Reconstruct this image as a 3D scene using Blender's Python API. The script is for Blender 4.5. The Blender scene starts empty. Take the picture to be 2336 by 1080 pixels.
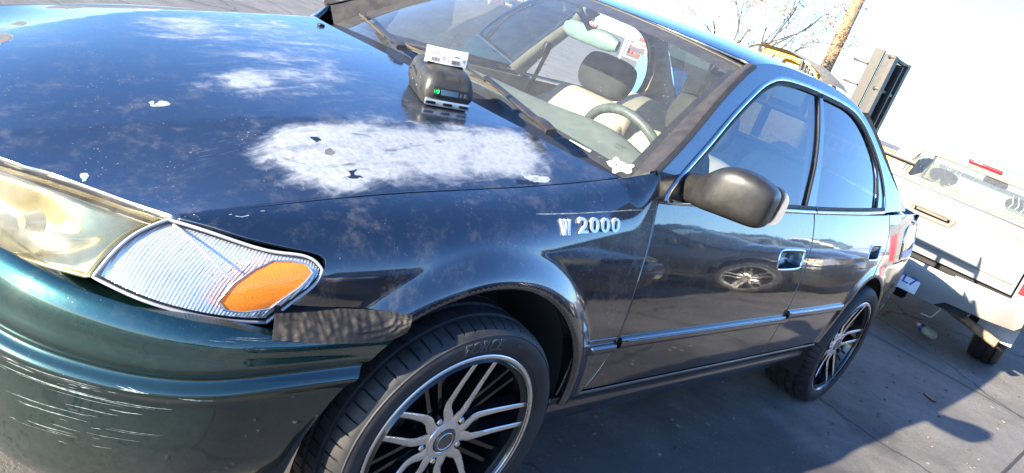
import bpy, bmesh, math, random
import numpy as np
from mathutils import Vector, Matrix, noise
from mathutils.geometry import delaunay_2d_cdt

scene = bpy.context.scene
COL = scene.collection
R_ = math.radians
# ------------------------------------------------------------------ camera
cam_d = bpy.data.cameras.new('camera'); cam = bpy.data.objects.new('camera', cam_d); COL.objects.link(cam)
cam_d.sensor_width = 36.0; cam_d.lens = 36.0*1853.59/2336; cam_d.clip_start = .02; cam_d.clip_end = 3000
_C = Vector((-1.318849, -1.871285, 1.292095)); _T = Vector((.614960, -.372552, .6)); _roll = R_(-21.5154)
_f = (_T-_C).normalized(); _r = _f.cross(Vector((0, 0, 1))).normalized(); _d = _f.cross(_r)
_r2 = math.cos(_roll)*_r+math.sin(_roll)*_d; _d2 = -math.sin(_roll)*_r+math.cos(_roll)*_d
_m = Matrix((( _r2.x, -_d2.x, -_f.x, _C.x), (_r2.y, -_d2.y, -_f.y, _C.y), (_r2.z, -_d2.z, -_f.z, _C.z), (0, 0, 0, 1)))
cam.matrix_world = _m
scene.camera = cam
# ------------------------------------------------------------------ sky, sun, exposure
SUN_TO = Vector((-1.6, .235, .54)).normalized()
SUN_EL = math.asin(SUN_TO.z); SUN_AZ = math.atan2(SUN_TO.x, SUN_TO.y)      # azimuth clockwise from +Y
world = bpy.data.worlds.new('World'); scene.world = world; world.use_nodes = True
wn = world.node_tree; wn.nodes.clear()
sky = wn.nodes.new('ShaderNodeTexSky'); sky.sky_type = 'NISHITA'; sky.sun_disc = False
sky.sun_elevation = SUN_EL; sky.sun_rotation = SUN_AZ; sky.altitude = 100; sky.air_density = 1.0; sky.dust_density = .3; sky.ozone_density = 3.0
bg = wn.nodes.new('ShaderNodeBackground'); bg.inputs['Strength'].default_value = .096
wo = wn.nodes.new('ShaderNodeOutputWorld')
tint = wn.nodes.new('ShaderNodeVectorMath'); tint.operation = 'MULTIPLY'; tint.inputs[1].default_value = (.68, .88, 1.18)      # cool white balance of the photograph
wn.links.new(sky.outputs[0], tint.inputs[0]); wn.links.new(tint.outputs[0], bg.inputs[0]); wn.links.new(bg.outputs[0], wo.inputs[0])
sd = bpy.data.lights.new('sun', 'SUN'); sd.energy = 4.6; sd.angle = R_(.53); sd.color = (1.0, .87, .68)
sun = bpy.data.objects.new('sun', sd); COL.objects.link(sun)
sun.rotation_euler = (-SUN_TO).to_track_quat('-Z', 'Y').to_euler(); sun.location = (-20, 3, 7)
scene.view_settings.view_transform = 'Standard'; scene.view_settings.look = 'None'
scene.view_settings.exposure = 2.25; scene.view_settings.gamma = 1.0; scene.view_settings.use_curve_mapping = False
scene.cycles.max_bounces = 10; scene.cycles.transparent_max_bounces = 24; scene.cycles.glossy_bounces = 5
scene.cycles.transmission_bounces = 6; scene.cycles.diffuse_bounces = 4; scene.cycles.caustics_reflective = False; scene.cycles.caustics_refractive = False
scene.cycles.use_denoising = True
# ------------------------------------------------------------------ materials
class NT:
    """small helper around a material node tree"""
    def __init__(s, name):
        s.m = bpy.data.materials.new(name); s.m.use_nodes = True; s.t = s.m.node_tree; s.t.nodes.clear()
        s.out = s.t.nodes.new('ShaderNodeOutputMaterial')
    def n(s, typ, **kw):
        nd = s.t.nodes.new(typ)
        for k, v in kw.items():
            if k == 'inp':
                for a, b in v.items(): s.set(nd.inputs[a], b)
            else: setattr(nd, k, v)
        return nd
    def set(s, sock, v):
        if isinstance(v, bpy.types.NodeSocket): s.t.links.new(v, sock)
        else:
            if sock.type == 'RGBA' and len(v) == 3: v = (*v, 1)
            sock.default_value = v
    def link(s, a, b): s.t.links.new(a, b)
    def math(s, op, a, b=0.0, c=None):
        nd = s.n('ShaderNodeMath', operation=op); s.set(nd.inputs[0], a); s.set(nd.inputs[1], b)
        if c is not None: s.set(nd.inputs[2], c)
        return nd.outputs[0]
    def mix(s, f, a, b):
        nd = s.n('ShaderNodeMix', data_type='RGBA'); s.set(nd.inputs[0], f); s.set(nd.inputs[6], a); s.set(nd.inputs[7], b); return nd.outputs[2]
    def mixf(s, f, a, b):
        nd = s.n('ShaderNodeMix', data_type='FLOAT'); s.set(nd.inputs[0], f); s.set(nd.inputs[2], a); s.set(nd.inputs[3], b); return nd.outputs[0]
    def ramp(s, f, lo, hi):
        nd = s.n('ShaderNodeMapRange', interpolation_type='SMOOTHSTEP'); s.set(nd.inputs[0], f); nd.inputs[1].default_value = lo; nd.inputs[2].default_value = hi
        return nd.outputs[0]
    def coord(s, scale=(1, 1, 1), rot=(0, 0, 0)):
        tc = s.n('ShaderNodeTexCoord'); mp = s.n('ShaderNodeMapping'); mp.inputs['Scale'].default_value = scale; mp.inputs['Rotation'].default_value = rot
        s.link(tc.outputs['Object'], mp.inputs[0]); return mp.outputs[0]
    def noise(s, scale, detail=3, rough=.5, vec=None, dist=0, col=False):
        nd = s.n('ShaderNodeTexNoise'); nd.inputs['Scale'].default_value = scale; nd.inputs['Detail'].default_value = detail
        nd.inputs['Roughness'].default_value = rough; nd.inputs['Distortion'].default_value = dist
        s.link(vec if vec is not None else s.coord(), nd.inputs['Vector']); return nd.outputs['Color' if col else 'Fac']
    def voro(s, scale, vec=None, feature='F1', out='Distance', rnd=1):
        nd = s.n('ShaderNodeTexVoronoi', feature=feature); nd.inputs['Scale'].default_value = scale; nd.inputs['Randomness'].default_value = rnd
        s.link(vec if vec is not None else s.coord(), nd.inputs['Vector']); return nd.outputs[out]
    def bsdf(s, **kw):
        nd = s.n('ShaderNodeBsdfPrincipled')
        for k, v in kw.items(): s.set(nd.inputs[k], v)
        return nd
    def bump(s, h, strength=.3, dist=.002):
        nd = s.n('ShaderNodeBump'); nd.inputs['Strength'].default_value = strength; nd.inputs['Distance'].default_value = dist; s.link(h, nd.inputs['Height']); return nd.outputs[0]
    def done(s, sh):
        s.link(sh.outputs[0] if hasattr(sh, 'outputs') else sh, s.out.inputs[0]); return s.m

def simple(name, col, rough=.5, metal=0.0, var=.12, vscale=18.0, bump=0.0, bscale=200.0, coat=0.0, spec=.5):
    """a plain surface with slight blotches of tone and roughness"""
    t = NT(name); nz = t.noise(vscale, 4, .6)
    f = t.ramp(nz, .3, .7)
    c = t.mix(f, [v*(1-var) for v in col], [min(1, v*(1+var)) for v in col])
    b = t.bsdf(**{'Base Color': c, 'Metallic': metal, 'Roughness': t.mixf(f, max(.02, rough-.06), min(1, rough+.06)), 'Coat Weight': coat, 'Specular IOR Level': spec})
    if bump: t.link(t.bump(t.noise(bscale, 3, .6), bump, .002), b.inputs['Normal'])
    return t.done(b)

def paint(name, base=(.0035, .011, .018), dust=.25, attr=False, coat_ior=2.05, metal=.85, haze=.02):
    """metallic clear-coated paint with dust, specks, and (hood) chalky failed clear coat"""
    t = NT(name); co = t.coord()
    dn = t.noise(13.0, 7, .72, co, .3); dn2 = t.noise(70, 5, .7, co)
    dmask = t.math('MULTIPLY', t.ramp(t.math('MULTIPLY', dn, t.mixf(.5, dn2, 1.0)), .34, .62), dust)
    sz = t.n('ShaderNodeSeparateXYZ'); t.link(co, sz.inputs[0]); low = t.math('MULTIPLY', t.math('SUBTRACT', 1.0, t.ramp(sz.outputs[2], .22, .60)), t.mixf(dn2, .10, .42)); dmask = t.math('MAXIMUM', dmask, low)
    sp = t.voro(95, co); spm = t.math('MULTIPLY', t.math('LESS_THAN', sp, .10), t.ramp(t.noise(9, 2, .5, co), .5, .62))
    spm = t.math('MULTIPLY', spm, min(1, dust*1.6))
    c = t.mix(dmask, base, (.20, .17, .14)); c = t.mix(spm, c, (.42, .40, .37))
    rough = t.mixf(dmask, .36, .55); crough = t.mixf(t.math('MAXIMUM', dmask, spm), haze, .22)
    cw = t.mixf(t.math('MULTIPLY', dmask, .8), 1.0, .45); cw = t.mixf(spm, cw, .1)
    met = t.mixf(t.math('MAXIMUM', dmask, spm), metal, 0)
    if attr:
        at = t.n('ShaderNodeAttribute', attribute_name='fade'); st = t.coord((1.7, 4.6, 1.7), (0, 0, R_(8)))
        w = t.noise(2.8, 10, .66, st, 1.1); w2 = t.noise(75, 4, .65, co); w3 = t.noise(16, 6, .7, co, .8)
        n_ = t.math('ADD', t.math('MULTIPLY', w, .62), t.math('MULTIPLY', w3, .38))
        fm = t.math('ADD', at.outputs['Fac'], t.math('MULTIPLY', t.math('SUBTRACT', n_, .5), 2.5))
        fm = t.ramp(fm, .22, .90); fm = t.math('MULTIPLY', fm, t.mixf(t.ramp(w2, .25, .75), .72, 1.0))
        fm = t.math('MULTIPLY', fm, t.ramp(at.outputs['Fac'], .0, .28))
        isl = t.ramp(t.noise(3.6, 6, .68, t.coord((2.0, 5.0, 2.0), (0, 0, R_(10))), .9), .54, .68); fm = t.math('MULTIPLY', fm, t.math('SUBTRACT', 1.0, t.math('MULTIPLY', isl, .72)))
        c = t.mix(fm, c, (.30, .32, .33)); rough = t.mixf(fm, rough, .6); crough = t.mixf(fm, crough, .16); met = t.mixf(fm, met, 0); cw = t.mixf(fm, cw, .45)
        # fine scratches
        sc = t.noise(3.0, 2, .5, t.coord((4, 260, 4), (0, 0, R_(24)))); scm = t.math('MULTIPLY', t.ramp(sc, .70, .74), t.ramp(t.noise(4, 2, .5, co), .48, .6))
        c = t.mix(t.math('MULTIPLY', scm, .5), c, (.4, .42, .42))
    b = t.bsdf(**{'Base Color': c, 'Metallic': met, 'Roughness': rough, 'Coat Weight': cw, 'Coat Roughness': crough, 'Coat IOR': coat_ior})
    op = t.noise(900, 1, .5, co); wav = t.math('ADD', t.noise(2.2, 2, .5, co), t.math('MULTIPLY', t.noise(12, 2, .5, co), .10))
    t.link(t.bump(wav, .10, .02), b.inputs['Coat Normal'])
    t.link(t.bump(op, .25, .0006), b.inputs['Normal'])
    return t.done(b)

def glass(name, tint=(.80, .88, .84), rough=.0, ior=1.5, dust=.0, dustcol=(.7, .72, .70)):
    """thin pane: Fresnel mirror over tinted see-through, with road film"""
    t = NT(name)
    ge = t.n('ShaderNodeNewGeometry'); dp = t.n('ShaderNodeVectorMath', operation='DOT_PRODUCT'); t.link(ge.outputs['Incoming'], dp.inputs[0]); t.link(ge.outputs['Normal'], dp.inputs[1])
    f0 = ((ior-1)/(ior+1))**2; c = t.math('SUBTRACT', 1.0, t.math('ABSOLUTE', dp.outputs['Value'])); fac = t.math('ADD', f0, t.math('MULTIPLY', t.math('POWER', c, 5.0), 1-f0))
    tr = t.n('ShaderNodeBsdfTransparent'); tr.inputs[0].default_value = (*tint, 1)
    gl = t.n('ShaderNodeBsdfGlossy'); gl.inputs['Roughness'].default_value = rough; gl.inputs[0].default_value = (1, 1, 1, 1)
    mx = t.n('ShaderNodeMixShader'); t.link(fac, mx.inputs[0]); t.link(tr.outputs[0], mx.inputs[1]); t.link(gl.outputs[0], mx.inputs[2])
    if dust:
        df = t.n('ShaderNodeBsdfDiffuse'); df.inputs[0].default_value = (*dustcol, 1)
        co = t.coord(); d1 = t.mixf(t.ramp(t.noise(28, 6, .7, co), .3, .75), .65, 1.0)
        sp = t.math('MULTIPLY', t.math('LESS_THAN', t.voro(60, co), .075), t.ramp(t.noise(5, 2, .5, co), .45, .6)); f = t.math('MAXIMUM', t.math('MULTIPLY', d1, dust), t.math('MULTIPLY', sp, .35))
        m2 = t.n('ShaderNodeMixShader'); t.link(f, m2.inputs[0]); t.link(mx.outputs[0], m2.inputs[1]); t.link(df.outputs[0], m2.inputs[2]); mx = m2
    return t.done(mx)
# ------------------------------------------------------------------ objects
def tag(o, label=None, cat=None, group=None, kind=None):
    if label: o['label'] = label
    if cat: o['category'] = cat
    if group: o['group'] = group
    if kind: o['kind'] = kind
    return o
def empty(name, loc=(0, 0, 0), rz=0.0):
    o = bpy.data.objects.new(name, None); COL.objects.link(o); o.location = loc; o.rotation_euler.z = rz; o.empty_display_size = .2; return o
def mesh_obj(name, v, f, mat, parent=None, smooth=True, angle=None, normals=None):
    me = bpy.data.meshes.new(name); me.from_pydata([tuple(map(float, p)) for p in v], [], [tuple(map(int, q)) for q in f]); me.update()
    if smooth: me.polygons.foreach_set('use_smooth', [True]*len(me.polygons))
    if mat is not None:
        for m in (mat if isinstance(mat, (list, tuple)) else [mat]): me.materials.append(m)
    if normals is not None: me.normals_split_custom_set_from_vertices([tuple(map(float, n)) for n in normals])
    elif angle is not None: me.set_sharp_from_angle(angle=R_(angle))
    o = bpy.data.objects.new(name, me); COL.objects.link(o)
    if parent is not None: o.parent = parent
    return o
class MB:
    """collects boxes, tubes, lofts and revolved shapes into one mesh"""
    def __init__(s): s.v = []; s.f = []
    def add(s, v, f):
        k = len(s.v); s.v += [tuple(p) for p in v]; s.f += [tuple(i+k for i in q) for q in f]; return s
    def box(s, c, size, rot=None, bev=0.0, seg=2, taper=None):
        bm = bmesh.new(); bmesh.ops.create_cube(bm, size=1)
        for p in bm.verts:
            if taper and p.co.z > 0: p.co.x *= taper[0]; p.co.y *= taper[1]
            p.co = Vector((p.co.x*size[0], p.co.y*size[1], p.co.z*size[2]))
        if bev: bmesh.ops.bevel(bm, geom=bm.edges[:], offset=bev, segments=seg, affect='EDGES', profile=.5)
        if rot is not None: bmesh.ops.transform(bm, matrix=rot.to_4x4(), verts=bm.verts)
        bm.verts.index_update()
        s.add([p.co+Vector(c) for p in bm.verts], [[q.index for q in fa.verts] for fa in bm.faces]); bm.free(); return s
    def tube(s, path, r, n=10, cap=True, closed=False):
        P = [Vector(p) for p in path]; m = len(P); rr = r if hasattr(r, '__len__') else [r]*m
        up = None; v = []; f = []
        for i in range(m):
            t = (P[(i+1) % m]-P[i-1]) if closed else (P[min(i+1, m-1)]-P[max(i-1, 0)])
            t.normalize()
            if up is None:
                up = t.orthogonal().normalized()
            up = (up-t*up.dot(t)).normalized(); b = t.cross(up)
            for k in range(n):
                a = 2*math.pi*k/n; v.append(P[i]+(up*math.cos(a)+b*math.sin(a))*rr[i])
        M_ = m if closed else m-1
        for i in range(M_):
            for k in range(n):
                j = (i+1) % m; f.append((i*n+k, i*n+(k+1) % n, j*n+(k+1) % n, j*n+k))
        if cap and not closed: f.append(tuple(range(n))[::-1]); f.append(tuple((m-1)*n+k for k in range(n)))
        return s.add(v, f)
    def loft(s, rings, cap=True, closed=False):
        n = len(rings[0]); m = len(rings); v = [p for r in rings for p in r]; f = []
        for i in range(m if closed else m-1):
            j = (i+1) % m
            for k in range(n): f.append((i*n+k, i*n+(k+1) % n, j*n+(k+1) % n, j*n+k))
        if cap and not closed: f.append(tuple(range(n))[::-1]); f.append(tuple((m-1)*n+k for k in range(n)))
        return s.add(v, f)
    def lathe(s, prof, n=48, c=(0, 0, 0), closed=False):
        """profile (radius, height) revolved about local Y; height is along -Y"""
        rings = [[(c[0]+r*math.cos(2*math.pi*k/n), c[1]-h, c[2]+r*math.sin(2*math.pi*k/n)) for k in range(n)] for r, h in prof]
        return s.loft(rings, cap=False, closed=closed)
    def grid(s, P, close_u=False):
        nu, nv = len(P), len(P[0]); v = [p for r in P for p in r]; f = []
        for i in range(nu-1):
            for j in range(nv-1): f.append((i*nv+j, (i+1)*nv+j, (i+1)*nv+j+1, i*nv+j+1))
        return s.add(v, f)
    def build(s, name, mat, parent=None, smooth=True, angle=40, mw=None):
        v = s.v if mw is None else [mw @ Vector(p) for p in s.v]
        return mesh_obj(name, v, s.f, mat, parent, smooth, angle)
def ring(c, a, b, n=24, e=2.6, ax=(1, 0, 0), ay=(0, 1, 0)):
    """superellipse ring"""
    c = np.array(c, float); ax = np.array(ax, float); ay = np.array(ay, float); out = []
    for k in range(n):
        t = 2*math.pi*k/n; ct, st = math.cos(t), math.sin(t)
        out.append(c+ax*a*math.copysign(abs(ct)**(2/e), ct)+ay*b*math.copysign(abs(st)**(2/e), st))
    return out
def resample(poly, h, closed=True):
    P = [np.array(p, float) for p in poly]; out = []
    m = len(P) if closed else len(P)-1
    for i in range(m):
        a, b = P[i], P[(i+1) % len(P)]; k = max(1, int(round(np.linalg.norm(b-a)/h)))
        out += [a+(b-a)*j/k for j in range(k)]
    if not closed: out.append(P[-1])
    return np.array(out)
def inside(poly, pts):
    x, y = pts[:, 0], pts[:, 1]; r = np.zeros(len(pts), bool); j = len(poly)-1
    for i in range(len(poly)):
        xi, yi = poly[i]; xj, yj = poly[j]
        c = ((yi > y) != (yj > y)) & (x < (xj-xi)*(y-yi)/((yj-yi) if yj != yi else 1e-12)+xi); r ^= c; j = i
    return r
def bdist(poly, pts):
    a = np.array(poly); b = np.roll(a, -1, 0); d = np.full(len(pts), 1e9)
    for p, q in zip(a, b):
        e = q-p; t = np.clip(((pts-p)@e)/max(e@e, 1e-12), 0, 1); d = np.minimum(d, np.linalg.norm(pts-p-t[:, None]*e, axis=1))
    return d
def offset_poly(P, d):
    """shift a closed polygon inwards by d"""
    P = np.array(P); area = .5*np.sum(P[:, 0]*np.roll(P[:, 1], -1)-np.roll(P[:, 0], -1)*P[:, 1]); sg = 1 if area > 0 else -1
    e = np.roll(P, -1, 0)-P; e /= np.linalg.norm(e, axis=1)[:, None]+1e-12; nrm = np.stack([-e[:, 1], e[:, 0]], 1)*sg
    b = nrm+np.roll(nrm, 1, 0); L = np.linalg.norm(b, axis=1)[:, None]; b /= L+1e-9
    k = 1/np.clip((b*nrm).sum(1), .45, 1)[:, None]
    return P+b*d*k
def panel(name, poly, fn, h, mat, parent, ref=(0, -1, 0), thick=.014, holes=(), gap=.0022, rad=.003, extra=None, exclude=None, fade=None):
    """sheet panel cut to a 2D outline, laid on a curved surface fn(u, v), with a rounded folded edge"""
    ref = np.array(ref, float); loops = []
    for k, pl in enumerate([poly]+list(holes)):
        b = offset_poly(resample(pl, h*.7), gap if k == 0 else -gap); loops.append((b, offset_poly(b, rad if k == 0 else -rad)))
    inn = [l[1] for l in loops]; lo = inn[0].min(0); hi = inn[0].max(0)
    gx, gy = np.meshgrid(np.arange(lo[0], hi[0], h), np.arange(lo[1], hi[1], h)); gx = gx+(np.arange(gx.shape[0]) % 2)[:, None]*h*.5
    pts = np.stack([gx.ravel(), gy.ravel()], 1); ok = inside(inn[0], pts) & (bdist(inn[0], pts) > h*.45)
    for q in inn[1:]: ok &= ~inside(q, pts) & (bdist(q, pts) > h*.45)
    if extra is not None:
        ok &= ~exclude(pts); ex = np.array(extra, float); oe_ = inside(inn[0], ex) & (bdist(inn[0], ex) > .003); pts = np.concatenate([pts[ok], ex[oe_]])
    else: pts = pts[ok]
    allp = np.concatenate(inn+[pts]); edges = []; k = 0
    for q in inn:
        edges += [(k+i, k+(i+1) % len(q)) for i in range(len(q))]; k += len(q)
    vo, eo, fo, ov, oe, of = delaunay_2d_cdt([Vector(p) for p in allp], edges, [], 0, 1e-6)
    V2 = np.array([(p.x, p.y) for p in vo]); F = np.array([tuple(q) for q in fo]); cen = V2[F].mean(1)
    keep = inside(inn[0], cen)
    for q in inn[1:]: keep &= ~inside(q, cen)
    F = F[keep]
    def PN(q):
        e = 1.5e-3; p = fn(q[:, 0], q[:, 1]); du = fn(q[:, 0]+e, q[:, 1])-fn(q[:, 0]-e, q[:, 1]); dv = fn(q[:, 0], q[:, 1]+e)-fn(q[:, 0], q[:, 1]-e)
        n = np.cross(du, dv); n /= np.linalg.norm(n, axis=1)[:, None]+1e-12; n *= np.where((n@ref) < 0, -1, 1)[:, None]; return p, n
    P, N = PN(V2); verts = list(P); norms = list(N)
    tri = P[F]; gn = np.cross(tri[:, 1]-tri[:, 0], tri[:, 2]-tri[:, 0]); fl = (gn*N[F[:, 0]]).sum(1) < 0
    F[fl] = F[fl][:, ::-1]; faces = [tuple(q) for q in F]
    for b, i_ in loops:
        pb, nb = PN(b); pi_, ni = PN(i_); od = pb-pi_; od /= np.linalg.norm(od, axis=1)[:, None]+1e-12
        rings = [(pi_, ni), (pb-nb*rad*.55, nb*.55+od*.85), (pb-nb*thick-od*.002, od)]; base = len(verts); m = len(b)
        for q, nn in rings:
            verts += list(q); nn = nn/(np.linalg.norm(nn, axis=1)[:, None]+1e-12); norms += list(nn)
        for r in range(2):
            for a in range(m):
                c2 = (a+1) % m; q = (base+r*m+a, base+r*m+c2, base+(r+1)*m+c2, base+(r+1)*m+a)
                p0, p1, p2 = verts[q[0]], verts[q[1]], verts[q[2]]; g = np.cross(p1-p0, p2-p0)
                faces.append(q if g@norms[q[2]] > 0 else q[::-1])
    o = mesh_obj(name, verts, faces, mat, parent, True, normals=norms)
    if fade is not None:
        at = o.data.attributes.new('fade', 'FLOAT', 'POINT'); at.data.foreach_set('value', fade(np.array(verts)).astype(np.float32))
    return o
def mirror(o, parent, name=None, mat=None):
    """the same part on the car's right side"""
    me = o.data; v = np.empty(len(me.vertices)*3); me.vertices.foreach_get('co', v); v = v.reshape(-1, 3); v[:, 1] *= -1
    f = [tuple(p.vertices)[::-1] for p in me.polygons]
    nn = None
    if me.has_custom_normals:
        cn = np.zeros((len(v), 3)); l = np.empty(len(me.loops)*3); me.corner_normals.foreach_get('vector', l); l = l.reshape(-1, 3)
        li = np.empty(len(me.loops), int); me.loops.foreach_get('vertex_index', li); cn[li] = l; cn[:, 1] *= -1; nn = cn
    q = mesh_obj(name or o.name.split('.')[0], v, f, mat or list(me.materials), parent, True, angle=None if nn is not None else 40, normals=nn)
    q.data.polygons.foreach_set('material_index', [p.material_index for p in me.polygons]); return q
def text_mesh(txt, size=1.0, depth=.1, font_shear=0.0, bold=0.0):
    """vertices and faces of extruded lettering, baseline at the origin, in the local XY plane"""
    cu = bpy.data.curves.new('lettering', 'FONT'); cu.body = txt; cu.size = size; cu.extrude = depth; cu.shear = font_shear; cu.offset = bold; cu.resolution_u = 4
    ob = bpy.data.objects.new('lettering', cu); COL.objects.link(ob); dg = bpy.context.evaluated_depsgraph_get(); dg.update()
    me = bpy.data.meshes.new_from_object(ob.evaluated_get(dg)); v = [tuple(p.co) for p in me.vertices]; f = [tuple(p.vertices) for p in me.polygons]
    bpy.data.objects.remove(ob); bpy.data.curves.remove(cu); bpy.data.meshes.remove(me); return v, f
def spl(xs, ys):
    xs = np.array(xs, float); ys = np.array(ys, float)
    n = len(xs); h = np.diff(xs); A = np.zeros((n, n)); b = np.zeros(n); A[0, 0] = A[-1, -1] = 1
    for i in range(1, n-1):
        A[i, i-1] = h[i-1]; A[i, i] = 2*(h[i-1]+h[i]); A[i, i+1] = h[i]
        b[i] = 6*((ys[i+1]-ys[i])/h[i]-(ys[i]-ys[i-1])/h[i-1])
    Mm = np.linalg.solve(A, b)
    s0 = (ys[1]-ys[0])/h[0]-Mm[1]*h[0]/6; s1 = (ys[-1]-ys[-2])/h[-1]+Mm[-2]*h[-1]/6
    def f(x):
        x = np.asarray(x, float); xc = np.clip(x, xs[0], xs[-1])
        i = np.clip(np.searchsorted(xs, xc)-1, 0, n-2); a = (xs[i+1]-xc)/h[i]; c = (xc-xs[i])/h[i]
        r = a*ys[i]+c*ys[i+1]+((a**3-a)*Mm[i]+(c**3-c)*Mm[i+1])*h[i]**2/6
        return r+np.where(x < xs[0], (x-xs[0])*s0, 0)+np.where(x > xs[-1], (x-xs[-1])*s1, 0)
    return f
def sstep(a, b, x):
    t = np.clip((x-a)/(b-a), 0, 1); return t*t*(3-2*t)
def relu(v): return np.maximum(0, v)
# ---- body side (left side is y = -width)
Wz = spl([.18, .25, .33, .45, .54, .62, .72, .80, .87, .916, .96, 1.02], [.833, .850, .867, .8815, .8850, .8815, .8690, .8525, .8340, .8205, .8065, .785])
ARCH_F = (.012, .315, .390); ARCH_R = (2.669, .315, .362)
def flare(x, z):
    r = np.hypot(x-ARCH_F[0], z-ARCH_F[1]); R = ARCH_F[2]
    d = .022*sstep(R+.088, R+.020, r)-.010*sstep(R+.014, R-.002, r)
    r = np.hypot(x-ARCH_R[0], z-ARCH_R[1]); R = ARCH_R[2]
    return d+.010*sstep(R+.07, R+.02, r)-.008*sstep(R+.014, R-.002, r)
def width(x, z):
    return Wz(z)-.30*relu(.08-x)**2-.028*relu(x-1.9)**2-.10*relu(x-2.9)**2
def side(x, z):
    x = np.asarray(x, float); z = np.asarray(z, float)
    return np.stack([x, -(width(x, z)+flare(x, z)), z], -1)
def gh_w(x, z): return .811-.43*(z-.95)-.26*(z-.95)**2-.035*relu(x-1.7)**2
def gh(x, z):
    x = np.asarray(x, float); z = np.asarray(z, float)
    return np.stack([x, -gh_w(x, z), z], -1)
# ---- hood to fender gap line
gap_y = spl([-.66, -.484, -.214, .146, .479, .56], [.648, .662, .69, .72, .74, .744])
gap_z = spl([-.66, -.484, -.214, .146, .479, .56], [.738, .778, .835, .892, .952, .968])
FL = .20
def fender(x, t):
    x = np.asarray(x, float); t = np.asarray(t, float)
    zg = gap_z(x); zj = zg-.11
    P0y = width(x, zj); e = .01; ty = (width(x, zj+e)-P0y)/e
    s_ = sstep(.455, .556, x); yg = gap_y(x)+.050*s_; zg = zg+.030*s_
    k = .085
    s = np.clip(-t/FL, 0, 1); a = 1-s
    p1y = P0y+ty*k*.75; p1z = zj+k*.75
    p2y = yg+(P0y-yg)*.62; p2z = zg-.010
    by = a**3*P0y+3*a*a*s*p1y+3*a*s*s*p2y+s**3*yg
    bz = a**3*zj+3*a*a*s*p1z+3*a*s*s*p2z+s**3*zg
    zs = zj-relu(t)
    y = np.where(t > 0, width(x, zs), by); z = np.where(t > 0, zs, bz)
    y = y+flare(x, z)*np.where(t > -.06, 1, 0)
    return np.stack([x, -y, z], -1)
# ---- hood: height over (x, y)
hood_zc = spl([-.90, -.80, -.6, -.3, 0, .3, .5], [.690, .738, .812, .893, .948, .988, 1.004])
hood_cr = spl([-.7, -.325, .25, .5], [.30, .40, .50, .53])
hood_zr = spl([-.85, -.6, -.325, 0, .25, .5], [.712, .790, .873, .930, .968, .998])
def hood(x, y):
    x = np.asarray(x, float); y = np.asarray(y, float)
    a = np.abs(y); yc = hood_cr(x); zc = hood_zc(x); zr = hood_zr(x); yg = gap_y(x); zg = gap_z(x)
    u = a/yc; zi = zc+(zr-zc)*u*u
    v = np.clip((a-yc)/(yg-yc), 0, 1.3); m = (2*(zr-zc)/yc)*(yg-yc)-.030
    dz = zg-zr
    zo = zr+m*v+(dz-m)*v*v
    z = np.where(a < yc, zi, zo)
    return np.stack([x, y, z], -1)
# ---- bumper: plan curve by u (0 at the left arch, 1 at the centre) and height z
bx_ = spl([0, .12, .30, .48, .60, .72, .86, 1.0], [-.29, -.43, -.62, -.775, -.845, -.895, -.932, -.945])
by_ = spl([0, .12, .30, .48, .60, .72, .86, 1.0], [-.872, -.858, -.815, -.70, -.60, -.45, -.23, 0])
b_off = spl([.20, .24, .30, .38, .44, .458, .470, .480, .487, .494, .500, .508, .54, .57, .595, .612, .624, .634, .640],
            [-.085, -.050, -.026, -.010, -.003, .002, .010, .010, .002, -.006, -.006, .000, .001, -.002, -.010, -.024, -.045, -.075, -.10])
b_sh = spl([-.05, 0, .10, .19, .30, .40, .52, 1.0], [.052, .048, .040, .030, .014, .004, 0, 0])
def bumper(u, z):
    u = np.asarray(u, float); z = np.asarray(z, float)
    uu = 1-np.abs(1-u); sgn = np.where(u > 1, -1, 1)
    x = bx_(uu); y = by_(uu); e = 1e-3
    dx = (bx_(uu+e)-bx_(uu-e)); dy = (by_(uu+e)-by_(uu-e)); L = np.hypot(dx, dy)
    nx, ny = -dy/L, dx/L
    nx, ny = np.where(ny > 0, -nx, nx), np.where(ny > 0, -ny, ny)
    nx = np.where(uu > .97, -1, nx); ny = np.where(uu > .97, 0, ny)
    zz = z-b_sh(uu)*(1-sstep(.545, .615, z))
    o = b_off(zz)*np.where(z > .55, sstep(-.05, .25, uu)*.7+.3, 1)
    return np.stack([x+nx*o, (y+ny*o)*sgn, z], -1)
# ---- roof
roof_zc = spl([.9, 1.1, 1.4, 1.75, 2.1, 2.4, 2.6], [1.335, 1.385, 1.412, 1.418, 1.408, 1.378, 1.34])

roof_zc = spl([1.0, 1.08, 1.3, 1.5, 1.75, 2.0, 2.3, 2.5], [1.345, 1.364, 1.395, 1.412, 1.420, 1.418, 1.394, 1.360])
rail_z = spl([1.0, 1.183, 1.31, 1.497, 1.729, 1.959, 2.152, 2.315, 2.431, 2.561, 2.705, 2.93], [1.262, 1.346, 1.373, 1.390, 1.395, 1.394, 1.381, 1.352, 1.308, 1.222, 1.138, 1.035])
def roof(x, y):
    x = np.asarray(x, float); y = np.asarray(y, float); zr = rail_z(x); yr = gh_w(x, zr); zc = roof_zc(x)
    u = np.clip(np.abs(y)/yr, 0, 1.1)
    return np.stack([x, y, zc+(zr-zc)*u**2.6], -1)
def wind(s, v):
    s = np.asarray(s, float); v = np.asarray(v, float)
    x = (.42+.14*s*s)*(1-v)+(1.08+.11*s*s)*v; y = s*(.72*(1-v)+.556*v); z = (1.0-.046*s*s)*(1-v)+(1.360-.028*s*s)*v
    k = .020*4*v*(1-v); return np.stack([x-.45*k, y, z+.85*k], -1)
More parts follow.
